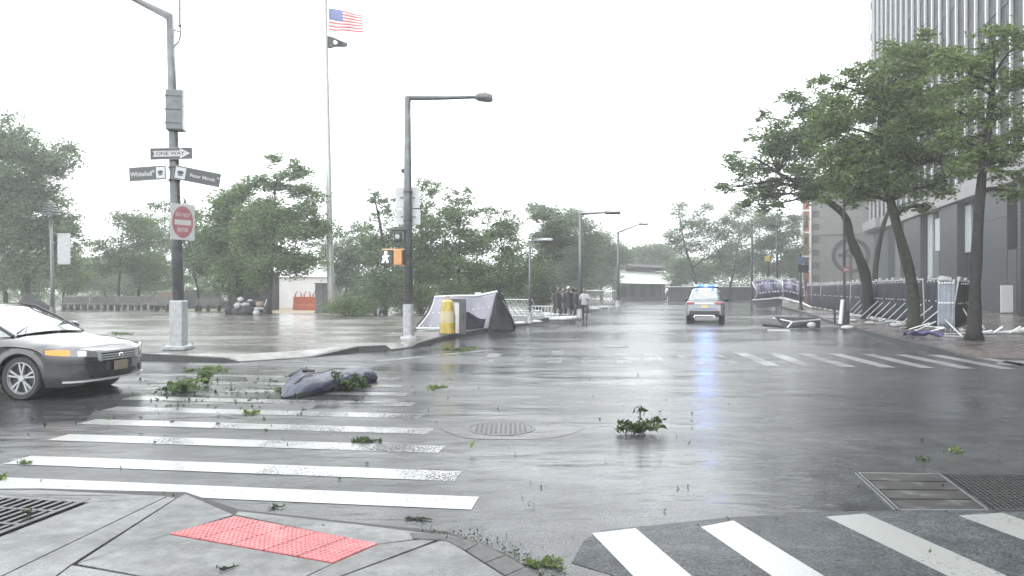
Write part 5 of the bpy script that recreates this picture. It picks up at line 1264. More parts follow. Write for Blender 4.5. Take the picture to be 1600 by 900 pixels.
def low2(t, o):
    a = P(1218, 464, 59.5) - o; b = P(1255, 474, 57) - o; MB().tube([a, b, P(1268, 480, 56) - o], .06, 6).build('lower_rail', M['white'], t)
    for p in (a, b): MB().tube([p, Vector((p.x + .1, p.y + .6, 0))], .05, 6).build('leg', M['galv'], t)
blown('bulging purple mesh fence panel curling towards the orange brick corner', bulge(1219, 1253, 437, 444, 463, 472, 59.5, .8, 2), M['screen_p'], 60, 1235, low=low2)

# ---- dark panel lying on the road
c = G(1245, 514); t = thing('toppled_fence', 'dark fence panel lying tilted on the wet road near the bulging purple mesh', 'fence panel', (c.x, c.y, 0), group='blown-over fence panels')
o = Vector((c.x, c.y, 0)); Yq = c.y
pts = [P(1212, 497, Yq + 1.5) - o, P(1282, 499, Yq + .5) - o, P(1282, 513, Yq - .0) - o, P(1226, 514, Yq) - o]
for p in pts: p.z = max(p.z, .03)
MB().loft([pts, [p + Vector((0, .15, .05)) for p in pts]], cap=True).build('screen', M['screen_b'], t)
MB().tube([P(1208, 497, Yq + 2) - o, P(1238, 503, Yq + .2) - o, P(1282, 499, Yq + .3) - o], .035, 6).tube([P(1238, 503, Yq) - o, P(1230, 512, Yq) - o], .03, 6).build('frame', M['galv'], t)
MB().tube([P(1192, 508, Yq) - o, P(1225, 511, Yq) - o], .06, 6).build('foot', M['dark'], t); MB().ball(P(1268, 508, Yq - .25) - o, .13, 8, 6, (1.5, .8, 1)).build('sandbag', M['sand'], t, smooth=True)
MB().box(P(1217, 516, Yq - 1) - o + Vector((0, 0, .0)), (.9, .12, .04)).build('white_bar', M['white'], t)

# ---- torn pale screen and black screen at the plaza corner
Yt = 26.5
def torn(u, v):
    top = [(677, 465), (712, 463), (745, 463), (777, 456)]; bot = [(652, 513), (690, 514), (722, 518), (764, 517)]
    def ev(l): k = u * 3; i = min(2, int(k)); f = k - i; return Vector((l[i][0] + (l[i + 1][0] - l[i][0]) * f, l[i][1] + (l[i + 1][1] - l[i][1]) * f))
    a, b = ev(bot), ev(top); q = a.lerp(b, v); sw = 5 * math.sin(math.pi * v) * (1 - u); p = P(q.x + sw, q.y, Yt + .3 + .9 * u * 1.0); p.y += .55 * (v - .4) * (1 - .5 * u) + .10 * math.sin(9 * u + 2 * v); return p
o = P(715, 516, Yt); o.z = .13
t = thing('torn_fence_screen', 'pale lilac fence screen blown over in a curve behind the yellow drum', 'fence screen', o)
cloth(lambda u, v: torn(u, v) - o, 30, 12, 'screen', M['screen_l'], t)
MB().tube([torn(u, 1.0) - o + Vector((0, 0, .02)) for u in np.linspace(0, 1, 10)], .04, 6).tube([torn(0, v) - o for v in np.linspace(0, 1, 6)], .035, 6).build('white_edge', M['white'], t)
MB().tube([torn(0.01, v) - o + Vector((-.07, 0, 0)) for v in np.linspace(0, 1, 6)], .06, 6).build('dark_edge', M['screen'], t)
cloth(lambda u, v: torn(.42 + .5 * u, .02 + (.42 + .12 * math.sin(5 * u)) * v) - o + Vector((0, -.06 - .05 * math.sin(7 * u + 5 * v), 0)), 14, 8, 'dark_patch', M['screen'], t)
grommets([torn(u, v) - o + Vector((0, -.05, 0)) for u in (.06, .16, .26) for v in (.08, .5)] + [torn(u, .62) - o + Vector((0, -.05, 0)) for u in (.68, .76, .84, .92)], t, r=.03)
MB().tube([P(650, 513, Yt - .4) - o, P(688, 513, Yt - .6) - o, P(692, 508, Yt - .6) - o], .035, 6).tube([P(652, 517, Yt - .4) - o, P(686, 514, Yt - .6) - o], .03, 6).build('fallen_frame', M['galv'], t)
MB().box(P(747, 459, Yt + 1) - o, (.25, .1, .1)).build('clip', M['white'], t)
# black screen
o = P(785, 517, 27.5); o.z = .02
t = thing('black_fence_screen', 'black fence screen collapsed into a peaked heap at the end of the pale one', 'fence screen', o)
def blk(u, v):
    a = Vector((762 + 42 * u, 518 - 1 * u)); b = Vector((776 + 6 * u, 457 + 5 * u)); q = a.lerp(b, v); p = P(q.x, q.y, 27.8 - 1.0 * (1 - v) + .5 * u + .12 * math.sin(8 * u + 4 * v)); return p - o
cloth(blk, 16, 14, 'screen', M['screen_b'], t, .03); cloth(lambda u, v: blk(u, v) + Vector((.1, 1.3 * (1 - v) + .1, 0)), 10, 8, 'screen', M['screen'], t, .03)
for k in range(6): MB().tube([P(786 + 7 * k, 470 + k, 28) - o, P(803 + 9 * k, 500 - k, 28.5) - o], .018, 5).build('bent_pipe', M['galv'], t)
# dark frame post + white board + yellow drum
c = G(723, 522, .13); t = thing('dark_door_frame', 'upright dark frame with an open pale panel beside the yellow drum', 'frame', c)
M['dkf'] = mat('dark_grey_frame', (.06, .06, .065), .45, coat=.2)
MB().box((0, 0, .62), (.24, .12, 1.24)).build('post', M['dkf'], t, bevel=.01); MB().box((-.35, .02, 1.18), (.5, .1, .12)).build('top_rail', M['dkf'], t); MB().box((-.18, .04, .55), (.16, .05, 1.05)).build('white_board', M['white'], t); MB().box((.03, -.08, .62), (.05, .06, .2)).build('latch', M['black'], t)
c = G(699, 523, .13); t = thing('yellow_drum', 'yellow traffic drum with a pale washed-out band, standing at the kerb before the pale screen', 'traffic drum', c)
M['yel'] = mat('wet_yellow_plastic', (.36, .26, .03), .35, noise=5, amount=.25, coat=.5)
MB().cyl((0, 0, .06), .27, .36, 20, .26).build('lower_band', M['yel'], t, smooth=False, sharp=40); MB().cyl((0, 0, .42), .258, .40, 20, .245).build('pale_band', mat('washed_yellow_band', (.42, .38, .24), .4, noise=3, amount=.2, coat=.3), t, sharp=40)
MB().cyl((0, 0, .82), .24, .30, 20, .20).ball((0, 0, 1.12), .20, 14, 8, (1, 1, .5)).build('upper_band', M['yel'], t, sharp=40); MB().cyl((0, 0, 0), .31, .06, 18, .29).build('base', M['black'], t); MB().tube([(-.08, 0, 1.22), (-.07, 0, 1.32), (.07, 0, 1.32), (.08, 0, 1.22)], .025, 6).build('handle', M['yel'], t)

# ---- end-of-road wall, dark
t = thing('end_wall', 'long low dark wall closing the far end of the road behind the patrol car', 'wall', (21, 97, 0))
wm_ = mat('dark_end_wall', (.045, .05, .052), .6, noise=1, amount=.3)
for k in range(6): MB().box((.9 + 2.42 * k + 1.2, 0, 1.0), (2.4, .3, 2.0)).build('panel', wm_, t, bevel=.02)
for k in range(7): MB().box((3.2 + .95 * k, -.05, 2.25 + .12 * (k % 3)), (.7, .3, .35)).build('white_block', M['sand'], t)
MB().tube([(1, -.3, 2.05), (15.4, -.3, 2.05)], .05, 6).build('rail', M['galv'], t)

# ---- heaps of fallen barricades along the road's left edge
def barricade(px, py, Y, w, h, lean, rz, label, n=12, m='galv', zb=.13):
    b = P(px, py, Y); b.z = zb; t = thing('crowd_barrier', label, 'barrier', b, rz, group='toppled crowd barriers')
    t.rotation_euler = (lean, 0, rz)
    MB().tube([(-w / 2, 0, .15), (-w / 2, 0, h), (w / 2, 0, h), (w / 2, 0, .15), (-w / 2, 0, .15)], .03, 6).build('frame', M[m], t)
    for k in range(1, n): o = MB().tube([(-w / 2 + w * k / n, 0, .15), (-w / 2 + w * k / n, 0, h)], .014, 5).build('bar', M[m], t)
    for s in (-1, 1): MB().tube([(s * w * .35, -.3, 0), (s * w * .35, 0, .2), (s * w * .35, .3, 0)], .025, 5).build('foot', M[m], t)
    return t
barricade(825, 498, 40, 2.4, 1.1, R(-75), R(20), 'crowd barrier lying flat beside the black screen')
barricade(850, 495, 42, 2.4, 1.1, R(-62), R(-8), 'crowd barrier tipped over just before the huddled people')
barricade(815, 488, 43, 2.3, 1.2, R(38), R(-30), 'crowd barrier leaning back at the foot of the stub-armed post')
barricade(878, 500, 39, 1.8, .9, R(-82), R(5), 'low crowd barrier lying under the huddled people')
for i, (px, l) in enumerate(((928, 'screen-backed barrier leaning behind the pale-jacketed person'), (940, 'next barrier leaning towards the far lamp post'), (952, 'last leaning barrier, touching the far lamp post'))):
    t = barricade(px, 482, 56 + 2 * i, 2.2, 1.8, R(35), R(-35), l, 10)
rd = random.Random(11)
for i, (px, py, s) in enumerate(((852, 493, .28), (888, 501.5, .36), (868, 501, .25), (838, 505, .2), (812, 507, .2), (915, 494, .2), (930, 485, .3), (944, 482, .3), (860, 492, .2))):
    c = G(px, py, .13); o = MB().ball((0, 0, s * .35), s, 9, 6, (1.5, .8, .35), noise=.15).build('sandbag', M['sand'], None, smooth=True); o.location = c
    tag(o, ('white sandbag beside the first flat barrier', 'long white sandbag at the huddled people\'s feet', 'white sandbag under the group\'s first person', 'white sandbag on the kerb past the black screen', 'small white sandbag just beyond the black screen', 'white sandbag beside the pale-jacketed person', 'white sandbag under the leaning barriers', 'white sandbag near the far lamp post', 'white sandbag behind the flat barriers')[i], 'sandbag', 'sandbags among the toppled barriers')

# ---- orange barriers by the marquee
M['org'] = mat('orange_plastic', (.50, .12, .05), .5, noise=3, amount=.2)
for i, (px, l) in enumerate(((466, 'orange plastic barrier on the tree side of its row by the marquee'), (480, 'orange plastic barrier in the middle of its row by the marquee'), (494, 'orange plastic barrier beside the grey cabinet'))):
    Y = 52 - i * .3; b = P(px, 480, Y); b.z = .13; t = thing('orange_barrier', l, 'barrier', b, group='orange barriers by the marquee')
    MB().loft([[Vector((x, y, z)) for x, y in ((-.34, -w), (.34, -w), (.34, w), (-.34, w))] for z, w in ((0, .25), (.3, .22), (.5, .12), (1.0, .09))], cap=True).build('body', M['org'], t)
    for x in (-.22, .22): MB().box((x, 0, 1.12), (.08, .06, .24)).build('lug', M['org'], t)
    MB().tube([(-.3, 0, .9), (-.1, .1, 1.45)], .03, 5).tube([(.3, 0, .9), (.12, .1, 1.4)], .03, 5).build('stacked_rod', M['org'], t)

# ---- long stone bench, benches, box
M['bstone'] = mat('wet_bench_stone', (.10, .095, .088), .5, noise=4, amount=.2, coat=.2)
for i in range(4):
    x0, x1 = 96 + 42 * i, 136 + 42 * i; Y = 52; a = P(x0, 480, Y); b = P(x1, 480, Y); c = (a + b) / 2; c.z = .13; w = (b - a).length
    t = thing('stone_bench', ['long stone bench nearest the lantern post', 'second stone bench along from the lantern post', 'third stone bench along from the lantern post', 'stone bench nearest the thick sign pole'][i], 'bench', c, group='stone benches in a line')
    MB().box((0, 0, .45), (w, .5, .12)).build('seat', M['bstone'], t, bevel=.02); MB().box((0, .22, .78), (w, .1, .5)).build('backrest', M['bstone'], t, bevel=.02)
    for k in range(4): MB().box((-w / 2 + .2 + k * (w - .4) / 3, 0, .2), (.14, .42, .4)).build('leg', M['dark'], t)
    MB().box((0, .3, .09), (w, .3, .18)).build('bright_ground_strip', M['sand'], t)  # pale added box imitates the bright reflecting ground beneath the bench
for i, (x, l) in enumerate(((262, 'slatted park bench under the brown box, hard by the thick pole'), (325, 'slatted park bench between the thick pole and the slanting banner'))):
    b = P(x, 486, 49); b.z = .13; t = thing('park_bench', l, 'bench', b, group='slatted park benches')
    for k in range(4): MB().box((0, -.2 + .13 * k, .45), (2.0, .10, .04)).build('slat', M['bstone'], t)
    for k in range(3): MB().box((0, .28, .6 + .13 * k), (2.0, .04, .10)).build('slat', M['bstone'], t)
    for x_ in (-.8, 0, .8): MB().box((x_, 0, .22), (.06, .5, .44)).build('leg', M['dark'], t); MB().box((x_, .26, .65), (.05, .05, .5)).build('back_post', M['dark'], t)
b = P(260, 478, 53); b.z = .13; t = thing('brown_box', 'brown slatted box standing behind the bench by the thick pole', 'box', b)
for k in range(6): MB().box((0, 0, .28 + .2 * k), (1.1, .6, .18)).build('slat', M['plank'], t)
MB().box((0, 0, .7), (1.0, .55, 1.2)).build('core', M['dark'], t); MB().box((0, 0, 1.42), (1.2, .7, .05)).build('lid', M['sleeve'], t)
# low park wall segments behind
t = thing('park_hedge_wall', 'low dark park wall running behind the heap of bags and the marquee', 'wall', (-22, 56, .13))
for k in range(5): MB().box((-4.0 + 1.3 * k, 0, .75), (1.28, .3, 1.5)).build('panel', mat('dark_wall_panel', (.06, .065, .068), .6) if k == 0 else bpy.data.materials['dark_wall_panel'], t)
# dark shed behind the heap
b = P(385, 480, 50); t = thing('dark_shed', 'dark boxy shed under the broad tree behind the heap of bags', 'shed', (b.x, 51.5, .13))
MB().box((0, 0, 1.35), (3.2, 1.6, 2.7)).build('wall', mat('shed_dark', (.03, .032, .036), .6, noise=2), t); MB().box((0, 0, 2.78), (3.5, 1.9, .14)).build('roof', M['dark'], t)
for x in (-.9, .1, 1.1): MB().box((x, -.83, 1.3), (.85, .05, 2.2)).build('door', mat('shed_door', (.05, .05, .06), .6) if x < -.5 else bpy.data.materials['shed_door'], t)

# ---- heap of bags
M['bin'] = mat('black_bin_bag', (.012, .012, .014), .5, noise=5, amount=.3, bump=.8, dist=.06, spec=.3)
M['wbag'] = mat('white_plastic_bag', (.30, .31, .32), .35, noise=5, amount=.15, bump=.7, dist=.05)
def bag(px, py, Y, r, m, label, sc=(1, 1, .85), z=None, group='bags heaped under the broad tree'):
    c = P(px, py, Y); 
    if z is not None: c.z = z
    o = MB().ball((0, 0, 0), r, 14, 10, sc, noise=.09).build('bin_bag' if m == 'bin' else 'plastic_bag', M[m], None, smooth=True); o.location = c; o.rotation_euler = (0, 0, px)
    return tag(o, label, 'bag', group)
for a in ((372, 488, 42.6, .45, 'bin', 'big black bag at the front of the heap on the banner side'), (385, 489, 42.3, .5, 'bin', 'big black bag in the front middle of the heap'), (360, 486, 43, .35, 'bin', 'small black bag at the banner end of the heap'), (380, 478, 43.2, .5, 'bin', 'black bag behind the white bags on the heap'), (394, 478, 43.4, .45, 'bin', 'black bag on the cabinet side of the heap top'), (400, 486, 43, .42, 'bin', 'black bag beside the grey bundle')):
    bag(*a)
bag(376, 468.5, 42.8, .20, 'wbag', 'topmost white bag on the heap', (1.1, 1, .9)); bag(372, 478, 42.3, .24, 'wbag', 'round white bag low on the banner side of the heap'); bag(384, 476, 42.4, .18, 'wbag', 'small white bag in the middle of the heap', (1.4, 1, .8)); bag(391, 470, 42.8, .15, 'wbag', 'greyish white bag on the cabinet side of the heap', (1.3, 1, .7)); bag(401, 489, 41.9, .22, 'wbag', 'crumpled pale bag at ground level in front of the heap', (1.2, 1, 1))
b = P(409, 490, 42.4); t = thing('hand_cart', 'small wheeled cart tipped against the thin tree at the heap\'s end', 'cart', (b.x, b.y, .13))
for s in (-.22, .22): MB().loft([[Vector((math.cos(a) * r_, s * .5 + y_, .3 + math.sin(a) * r_)) for r_, y_ in ((.3, -.03), (.3, .03), (.24, .03), (.24, -.03))] for a in np.linspace(0, 2 * math.pi, 21)]).build('wheel', M['rubber'], t)
MB().tube([(-.4, 0, .3), (.1, 0, .35), (.3, 0, .95)], .03, 6).tube([(-.4, -.2, .3), (-.4, .2, .3)], .03, 6).box((-.15, 0, .42), (.5, .4, .06)).build('frame', M['galv'], t)
MB().ball((-.1, 0, .65), .26, 9, 7, (1, .8, .8), noise=.1).build('load', M['plank'], t, smooth=True)

# ---- covered motorcycle at the lantern post
b = P(70, 492, 44); t = thing('covered_motorcycle', 'motorcycle bundled in a black cover beside the lantern post, just above the car roof', 'motorcycle', (b.x, 43, .13))
rgs = []
for i in range(13):
    u = i / 12; x = -.95 + 1.9 * u; hgt = .55 + .95 * math.exp(-((u - .28) / .22) ** 2) + .35 * math.exp(-((u - .72) / .16) ** 2); wd = .16 + .22 * math.sin(math.pi * u)
    rgs.append([Vector((x, -wd * math.cos(a), .12 + (hgt - .12) * max(0, math.sin(a)) * (1 + .05 * math.sin(5 * a + i)))) for a in np.linspace(0, math.pi, 10)])
MB().loft(rgs, closed=False).build('cover', M['bin'], t, smooth=True)
for x in (-.72, .72): MB().loft([[Vector((x + math.cos(a) * r_, y_, .31 + math.sin(a) * r_)) for r_, y_ in ((.31, -.06), (.31, .06), (.22, .06), (.22, -.06))] for a in np.linspace(0, 2 * math.pi, 21)]).build('wheel', M['rubber'], t)
MB().tube([(-.1, -.35, 1.5), (-.35, 0, 1.35), (-.1, .35, 1.5)], .025, 6).tube([(-.4, -.2, 1.4), (-.5, -.25, 1.95)], .015, 5).ball((-.5, -.25, 2.0), .09, 8, 6, (1, .3, .7)).tube([(-.3, .2, 1.4), (-.2, .25, 1.9)], .015, 5).ball((-.2, .25, 1.95), .09, 8, 6, (1, .3, .7)).build('handlebar', M['black'], t)
# ================================================================== PEOPLE
M['skin'] = mat('skin', (.22, .14, .10), .5); M['hair'] = mat('dark_hair', (.03, .025, .02), .5)
M['coat_k'] = mat('black_raincoat', (.016, .017, .02), .5, noise=6, amount=.3, bump=.4, dist=.03, spec=.3)
M['coat_n'] = mat('navy_raincoat', (.022, .025, .038), .5, noise=6, amount=.3, bump=.4, dist=.03, spec=.3)
M['coat_g'] = mat('grey_jacket', (.10, .105, .11), .5, noise=6, amount=.2, bump=.3, dist=.03)
M['coat_w'] = mat('pale_jacket', (.42, .43, .45), .45, noise=6, amount=.15, bump=.3, dist=.03)
M['trou'] = mat('dark_trousers', (.03, .032, .04), .6, noise=9); M['boot'] = mat('black_boot', (.015, .015, .015), .4)
def skin_mesh(name, chains, mats, parent, matfn):
    """chains: lists of (co, radius); consecutive points are joined, equal points shared"""
    vs, rs, es, idx = [], [], [], {}
    for ch in chains:
        prev = None
        for co, r in ch:
            k = tuple(round(c, 4) for c in co)
            if k not in idx: idx[k] = len(vs); vs.append(co); rs.append(r)
            i = idx[k]
            if prev is not None and prev != i: es.append((prev, i))
            prev = i
    me = bpy.data.meshes.new(name); me.from_pydata(vs, es, []); o = bpy.data.objects.new(name, me); COL.objects.link(o)
    md = o.modifiers.new('skin', 'SKIN'); md.use_smooth_shade = True
    sl = me.skin_vertices[0].data
    for i, r in enumerate(rs): sl[i].radius = (r, r)
    sl[0].use_root = True
    sb = o.modifiers.new('sub', 'SUBSURF'); sb.levels = sb.render_levels = 1
    dg = bpy.context.evaluated_depsgraph_get(); me2 = bpy.data.meshes.new_from_object(o.evaluated_get(dg))
    bpy.data.objects.remove(o); me2.name = name
    me2.materials.clear()
    for m in mats: me2.materials.append(m)
    for p in me2.polygons: p.material_index = matfn(p.center)
    me2.shade_smooth(); o = bpy.data.objects.new(name, me2); COL.objects.link(o); o.parent = parent; return o
def person(px, py, yaw, hgt, coat, label, hood=True, arms='down', stride=.12, lean=0, Yo=None, zb=.0, head_m=None, cut=.58):
    b = G(px, py, zb); t = thing('person', label, 'person', b, yaw, group='people huddled at the kerb'); k = hgt / 1.78
    V = lambda x, y, z: (x * k, (y - lean * max(0, z - .9)) * k, z * k)     # faces local -y
    hip = V(0, 0, .96)
    chains = [[(hip, .15 * k), (V(0, 0, 1.12), .135 * k), (V(0, .01, 1.30), .16 * k), (V(0, .01, 1.44), .13 * k), (V(0, 0, 1.53), .06 * k), (V(0, -.01, 1.60), .075 * k), (V(0, -.015, 1.70), .085 * k)]]
    for s in (-1, 1):
        f = stride * s
        chains.append([(hip, .15 * k), (V(.10 * s, 0, .88), .105 * k), (V(.115 * s, -f * .6, .50), .072 * k), (V(.12 * s, -f, .10), .05 * k), (V(.12 * s, -f - .14, .05), .042 * k)])
        if arms == 'down': el, hd = (.27 * s, .03, 1.14), (.28 * s, -.08, .90)
        elif arms == 'folded': el, hd = (.27 * s, -.04, 1.16), (.06 * s, -.24, 1.14)
        else: el, hd = (.26 * s, -.08, 1.20), (.18 * s, -.36, 1.22)
        chains.append([(V(0, .01, 1.44), .13 * k), (V(.19 * s, .01, 1.43), .07 * k), (V(*el), .05 * k), (V(*hd), .034 * k)])
    def mf(c):
        z = c.z / k
        if z > 1.53 and abs(c.x) < .14 * k: return 0
        if z < .13: return 3
        return 1 if z > .93 else 2
    skin_mesh('body', chains, [M['skin'], coat, M['trou'], M['boot']], t, mf)
    # long rain coat skirt following the hips
    rg = []
    for z, rx, ry in ((1.46, .19, .12), (1.30, .215, .155), (1.10, .195, .155), (.92, .215, .18), (.70, .245, .215), (.58, .26, .235)):
        if z < cut: continue
        c = V(0, 0, z); rg.append([Vector((c[0] + math.cos(a) * rx * k, c[1] + math.sin(a) * ry * k, c[2])) for a in np.linspace(0, 2 * math.pi, 16, endpoint=False)])
    MB().loft(rg).build('raincoat', coat, t, smooth=True)
    hc = Vector(V(0, -.015, 1.69))
    if hood: MB().ball(hc + Vector((0, .03, .01)), .125 * k, 12, 8, (.95, 1.05, 1.15)).build('hood', head_m or coat, t, smooth=True)
    else: MB().ball(hc + Vector((0, .022, .035)), .105 * k, 12, 8, (.92, 1.05, 1.0)).build('hair', head_m or M['hair'], t, smooth=True)
    fc = hc + Vector((0, -.095 * k, 0)); fm = MB()
    MB().ball(hc + Vector((0, -.025, -.01)), .098 * k, 12, 8, (.82, 1.0, 1.15)).ball(fc + Vector((0, -.028, -.01)), .016, 6, 5).build('face', M['skin'], t, smooth=True)
    MB().ball(fc + Vector((-.032, -.012, .015)), .011, 6, 4).ball(fc + Vector((.032, -.012, .015)), .011, 6, 4).box(fc + Vector((0, -.02, -.05)), (.045, .01, .008)).build('eye_and_mouth', M['hair'], t)
    for s in (-1, 1):
        if arms == 'down': hd = Vector(V(.28 * s, -.08, .90)); dr = Vector((0, -.15, -1))
        elif arms == 'folded': hd = Vector(V(.06 * s, -.24, 1.14)); dr = Vector((-s, -.1, 0))
        else: hd = Vector(V(.18 * s, -.36, 1.22)); dr = Vector((0, -1, .1))
        dr.normalize(); sd_ = dr.orthogonal().normalized(); hm = MB(); hm.ball(hd + dr * .045, .045, 8, 6, (.9, .6, 1))
        for i, ln in enumerate((.065, .078, .082, .074)):
            p = hd + dr * .075 + sd_ * (-.03 + .02 * i); hm.tube([p, p + dr * ln * .55, p + dr * ln * .9 + sd_.cross(dr) * .025], [.010, .009, .007], 5)
        hm.tube([hd + dr * .03 - sd_ * .035, hd + dr * .07 - sd_ * .065, hd + dr * .1 - sd_ * .07], [.012, .010, .008], 5)
        hm.build('hand', M['skin'], t, smooth=True)
    return t
person(871, 498, R(20), 1.76, M['coat_k'], 'person in a black hooded raincoat at the tree end of the group', stride=.16)
person(880, 497, R(-30), 1.70, M['coat_g'], 'person in a grey hooded jacket, second in from the tree end of the group', arms='folded', stride=.05)
person(888, 498, R(10), 1.82, M['coat_k'], 'tall person with a white cap, standing mid-group in a black raincoat', hood=False, head_m=M['white'], arms='down', stride=.10)
person(896, 497, R(160), 1.74, M['coat_n'], 'person in a navy raincoat seen from behind, mid-group', arms='folded', stride=.05)
person(901, 500, R(60), 1.70, M['coat_n'], 'person in a navy raincoat right beside the smaller lamp post, turned sideways', arms='down', stride=.12)
person(876, 495, R(75), 1.78, M['coat_n'], 'person in a navy hooded raincoat tucked behind the black-coated one at the tree end', stride=.08)
tp = person(914, 502, R(-15), 1.72, M['coat_w'], 'person in a pale jacket bending forward at the road end of the group', arms='out', stride=.14, lean=.30, hood=False, cut=.85)

# ================================================================== DEBRIS: branches, leaves, bag
def leafy_branch(px, py, rx, ry, label, m='leaf4', n=90, leaf=.10, hz=.12, upright=False, z=0.0, stems=7, group='torn-off branches on the wet road', name='fallen_branch', Y=None):
    """rx, ry in pixels at the ground point"""
    global TREE_N; TREE_N += 1; g = np.random.default_rng(900 + TREE_N); c = G(px, py, z); s = c.y / F
    t = thing(name, label, 'branch', (c.x, c.y, z), group=group); RX = rx * s * (1.0 if upright else 1.3); hz = hz if upright else hz * .55; RY = min(RX * .8, ry * s * c.y / H * .7)
    mb = MB(); pts = []; 
    for k in range(stems):
        a = g.uniform(-1, 1); e = Vector((RX * a, g.uniform(-1, 1) * RY, g.uniform(.3, 1.0) * hz))
        if upright and k == 0: e = Vector((RX * .15, 0, hz * 1.9))
        md_ = Vector((e.x * .5, e.y * .5, e.z * .8)); mb.tube([(0, 0, .012), md_, e], [.008, .006, .003], 5)
        for j in range(n // stems):
            u = g.random() ** .6; p = md_.lerp(e, u) if g.random() < .7 else Vector((0, 0, .02)).lerp(md_, u); pts.append((p.x + g.normal() * leaf * .35, p.y + g.normal() * leaf * .35, max(.012, p.z + g.normal() * leaf * .16)))
    mb.build('stem', M['bark'], t)
    P_ = np.array(pts); leaf_mesh('leaves', P_, None, leaf * (.6 + .7 * g.random(len(P_))), M[m], t, TREE_N, (0, 0, 0), 0, .40); return t
leafy_branch(998, 678, 36, 14, 'big dark leafy branch standing up in the open road', 'leaf4', 260, .09, .16, True, stems=14)
leafy_branch(287, 612, 26, 12, 'broad green branch lying between the car and the blue-grey bag', 'leaf1', 620, .085, .34, stems=16)
leafy_branch(322, 602, 12, 10, 'upright sprig at the end of the broad green branch', 'leaf1', 200, .085, .46, stems=8)
leafy_branch(328, 578, 32, 4, 'long yellow-green branch by the dropped kerb, beyond the broad green one', 'leaf3', 220, .09, .07, stems=9)
leafy_branch(538, 611, 32, 12, 'dark green branch heaped over the far end of the blue-grey bag', 'leaf4', 900, .085, .55, stems=18)
leafy_branch(440, 611, 16, 7, 'small leafy sprig at the crosswalk end of the blue-grey bag', 'leaf1', 100, .08, .1, stems=6)
leafy_branch(570, 690, 18, 6, 'small dark green cluster of leaves on the crosswalk bars', 'leaf4', 60, .07, .05, stems=6)
leafy_branch(396, 647, 12, 6, 'tiny yellow-green sprig on the crosswalk before the blue-grey bag', 'leaf3', 50, .07, .05, stems=5)
leafy_branch(680, 606, 22, 5, 'thin scatter of torn leaves between the bag and the open road', 'leaf3', 90, .08, .03, stems=6)
leafy_branch(705, 546, 32, 4, 'yellow-green leaves gathered in the gutter below the yellow drum', 'leaf3', 200, .10, .05, stems=9)
leafy_branch(840, 884, 34, 16, 'green leaf litter caught along the corner kerb', 'leaf3', 200, .035, .03, stems=10)
leafy_branch(1496, 708, 12, 4, 'bright green leaf spray above the steel grating', 'leaf3', 26, .07, .05, stems=4)
leafy_branch(1446, 719, 12, 4, 'dark leaf scrap by the far edge of the plated hatch', 'leaf4', 22, .06, .03, stems=4)
leafy_branch(345, 892, 18, 10, 'black twig on the corner pavement below the red tiles', 'leaf4', 8, .03, .03, stems=3, z=.028)
leafy_branch(40, 724, 18, 4, 'small green sprig on the end of a crosswalk bar', 'leaf1', 30, .05, .03, stems=4)
leafy_branch(2, 748, 8, 6, 'green leaves at the very edge beside the drain grate', 'leaf3', 24, .06, .05, stems=4)
leafy_branch(430, 793, 12, 5, 'dark sprig between the crosswalk and the red tiles', 'leaf4', 18, .035, .03, stems=4)
leafy_branch(660, 812, 22, 5, 'brown leaf scraps in the corner gutter', 'leaf4', 26, .03, .02, stems=5)
leafy_branch(200, 522, 16, 4, 'green sprig on the plaza behind the car', 'leaf1', 60, .12, .1, stems=5, z=.13)
leafy_branch(45, 806, 10, 10, 'dark leafy twig stuck in the drain grate', 'leaf4', 14, .045, .10, stems=3, z=.026)
rd = random.Random(3)
def one_leaf(px, py, sz, label, h=.01, m='leaf4'):
    c = G(px, py); o = leaf_mesh('leaf', np.zeros((1, 3)), None, np.array([sz]), M[m], None, int(px * 7 + py)); o.location = (c.x, c.y, h); return tag(o, label, 'leaf', 'single leaves on the road')
one_leaf(738, 707, .10, 'single olive leaf skimming just above its reflection below the manhole', .085, 'leaf3')
for px, py, s, l in ((937, 656, .07, 'lone leaf between the manhole and the big leafy branch'), (1081, 646, .05, 'upper of three small leaves beyond the big leafy branch'), (1081, 659, .05, 'middle of three small leaves beyond the big leafy branch'), (1081, 669, .05, 'lowest of three small leaves beyond the big leafy branch'), (1077, 693, .08, 'curled leaf a little nearer than the three small leaves'), (829, 755, .035, 'small leaf above the loose cluster in the mid road'),
    (816, 780, .03, 'first leaf of the loose cluster in the mid road'), (827, 787, .035, 'second leaf of the loose cluster in the mid road'), (834, 790, .035, 'third leaf of the loose cluster in the mid road'), (834, 800, .03, 'fourth leaf of the loose cluster in the mid road'), (1059, 763, .04, 'single leaf above the gap between the first two white bars'), (1091, 823, .03, 'dark leaf at the corner of the second white bar'), (1136, 568, .12, 'dark scrap behind the far crosswalk, nearest the patrol car'), (1035, 688, .04, 'leaf just off the near side of the big leafy branch'), (245, 610, .07, 'leaf at the car end of the broad green branch'), (449, 697, .05, 'leaf on the gap between two crosswalk bars'), (505, 832, .03, 'leaf lying on the red tiles')):
    one_leaf(px, py, s, l, .012 if py != 832 else .05)
LW = ['among the leaf specks near the patrol car', 'among the leaf specks near the crosswalk']
g = np.random.default_rng(77); n = 420
X = g.uniform(-9, 9, n); Yl = 3.2 + 22 * g.random(n) ** 1.6; pts = np.stack([X, Yl, np.full(n, .012)], 1)
pts = np.concatenate([pts, np.stack([g.normal(0, .35, 160) + .55 + .1, g.normal(4.6, .35, 160), np.full(160, .034)], 1)])
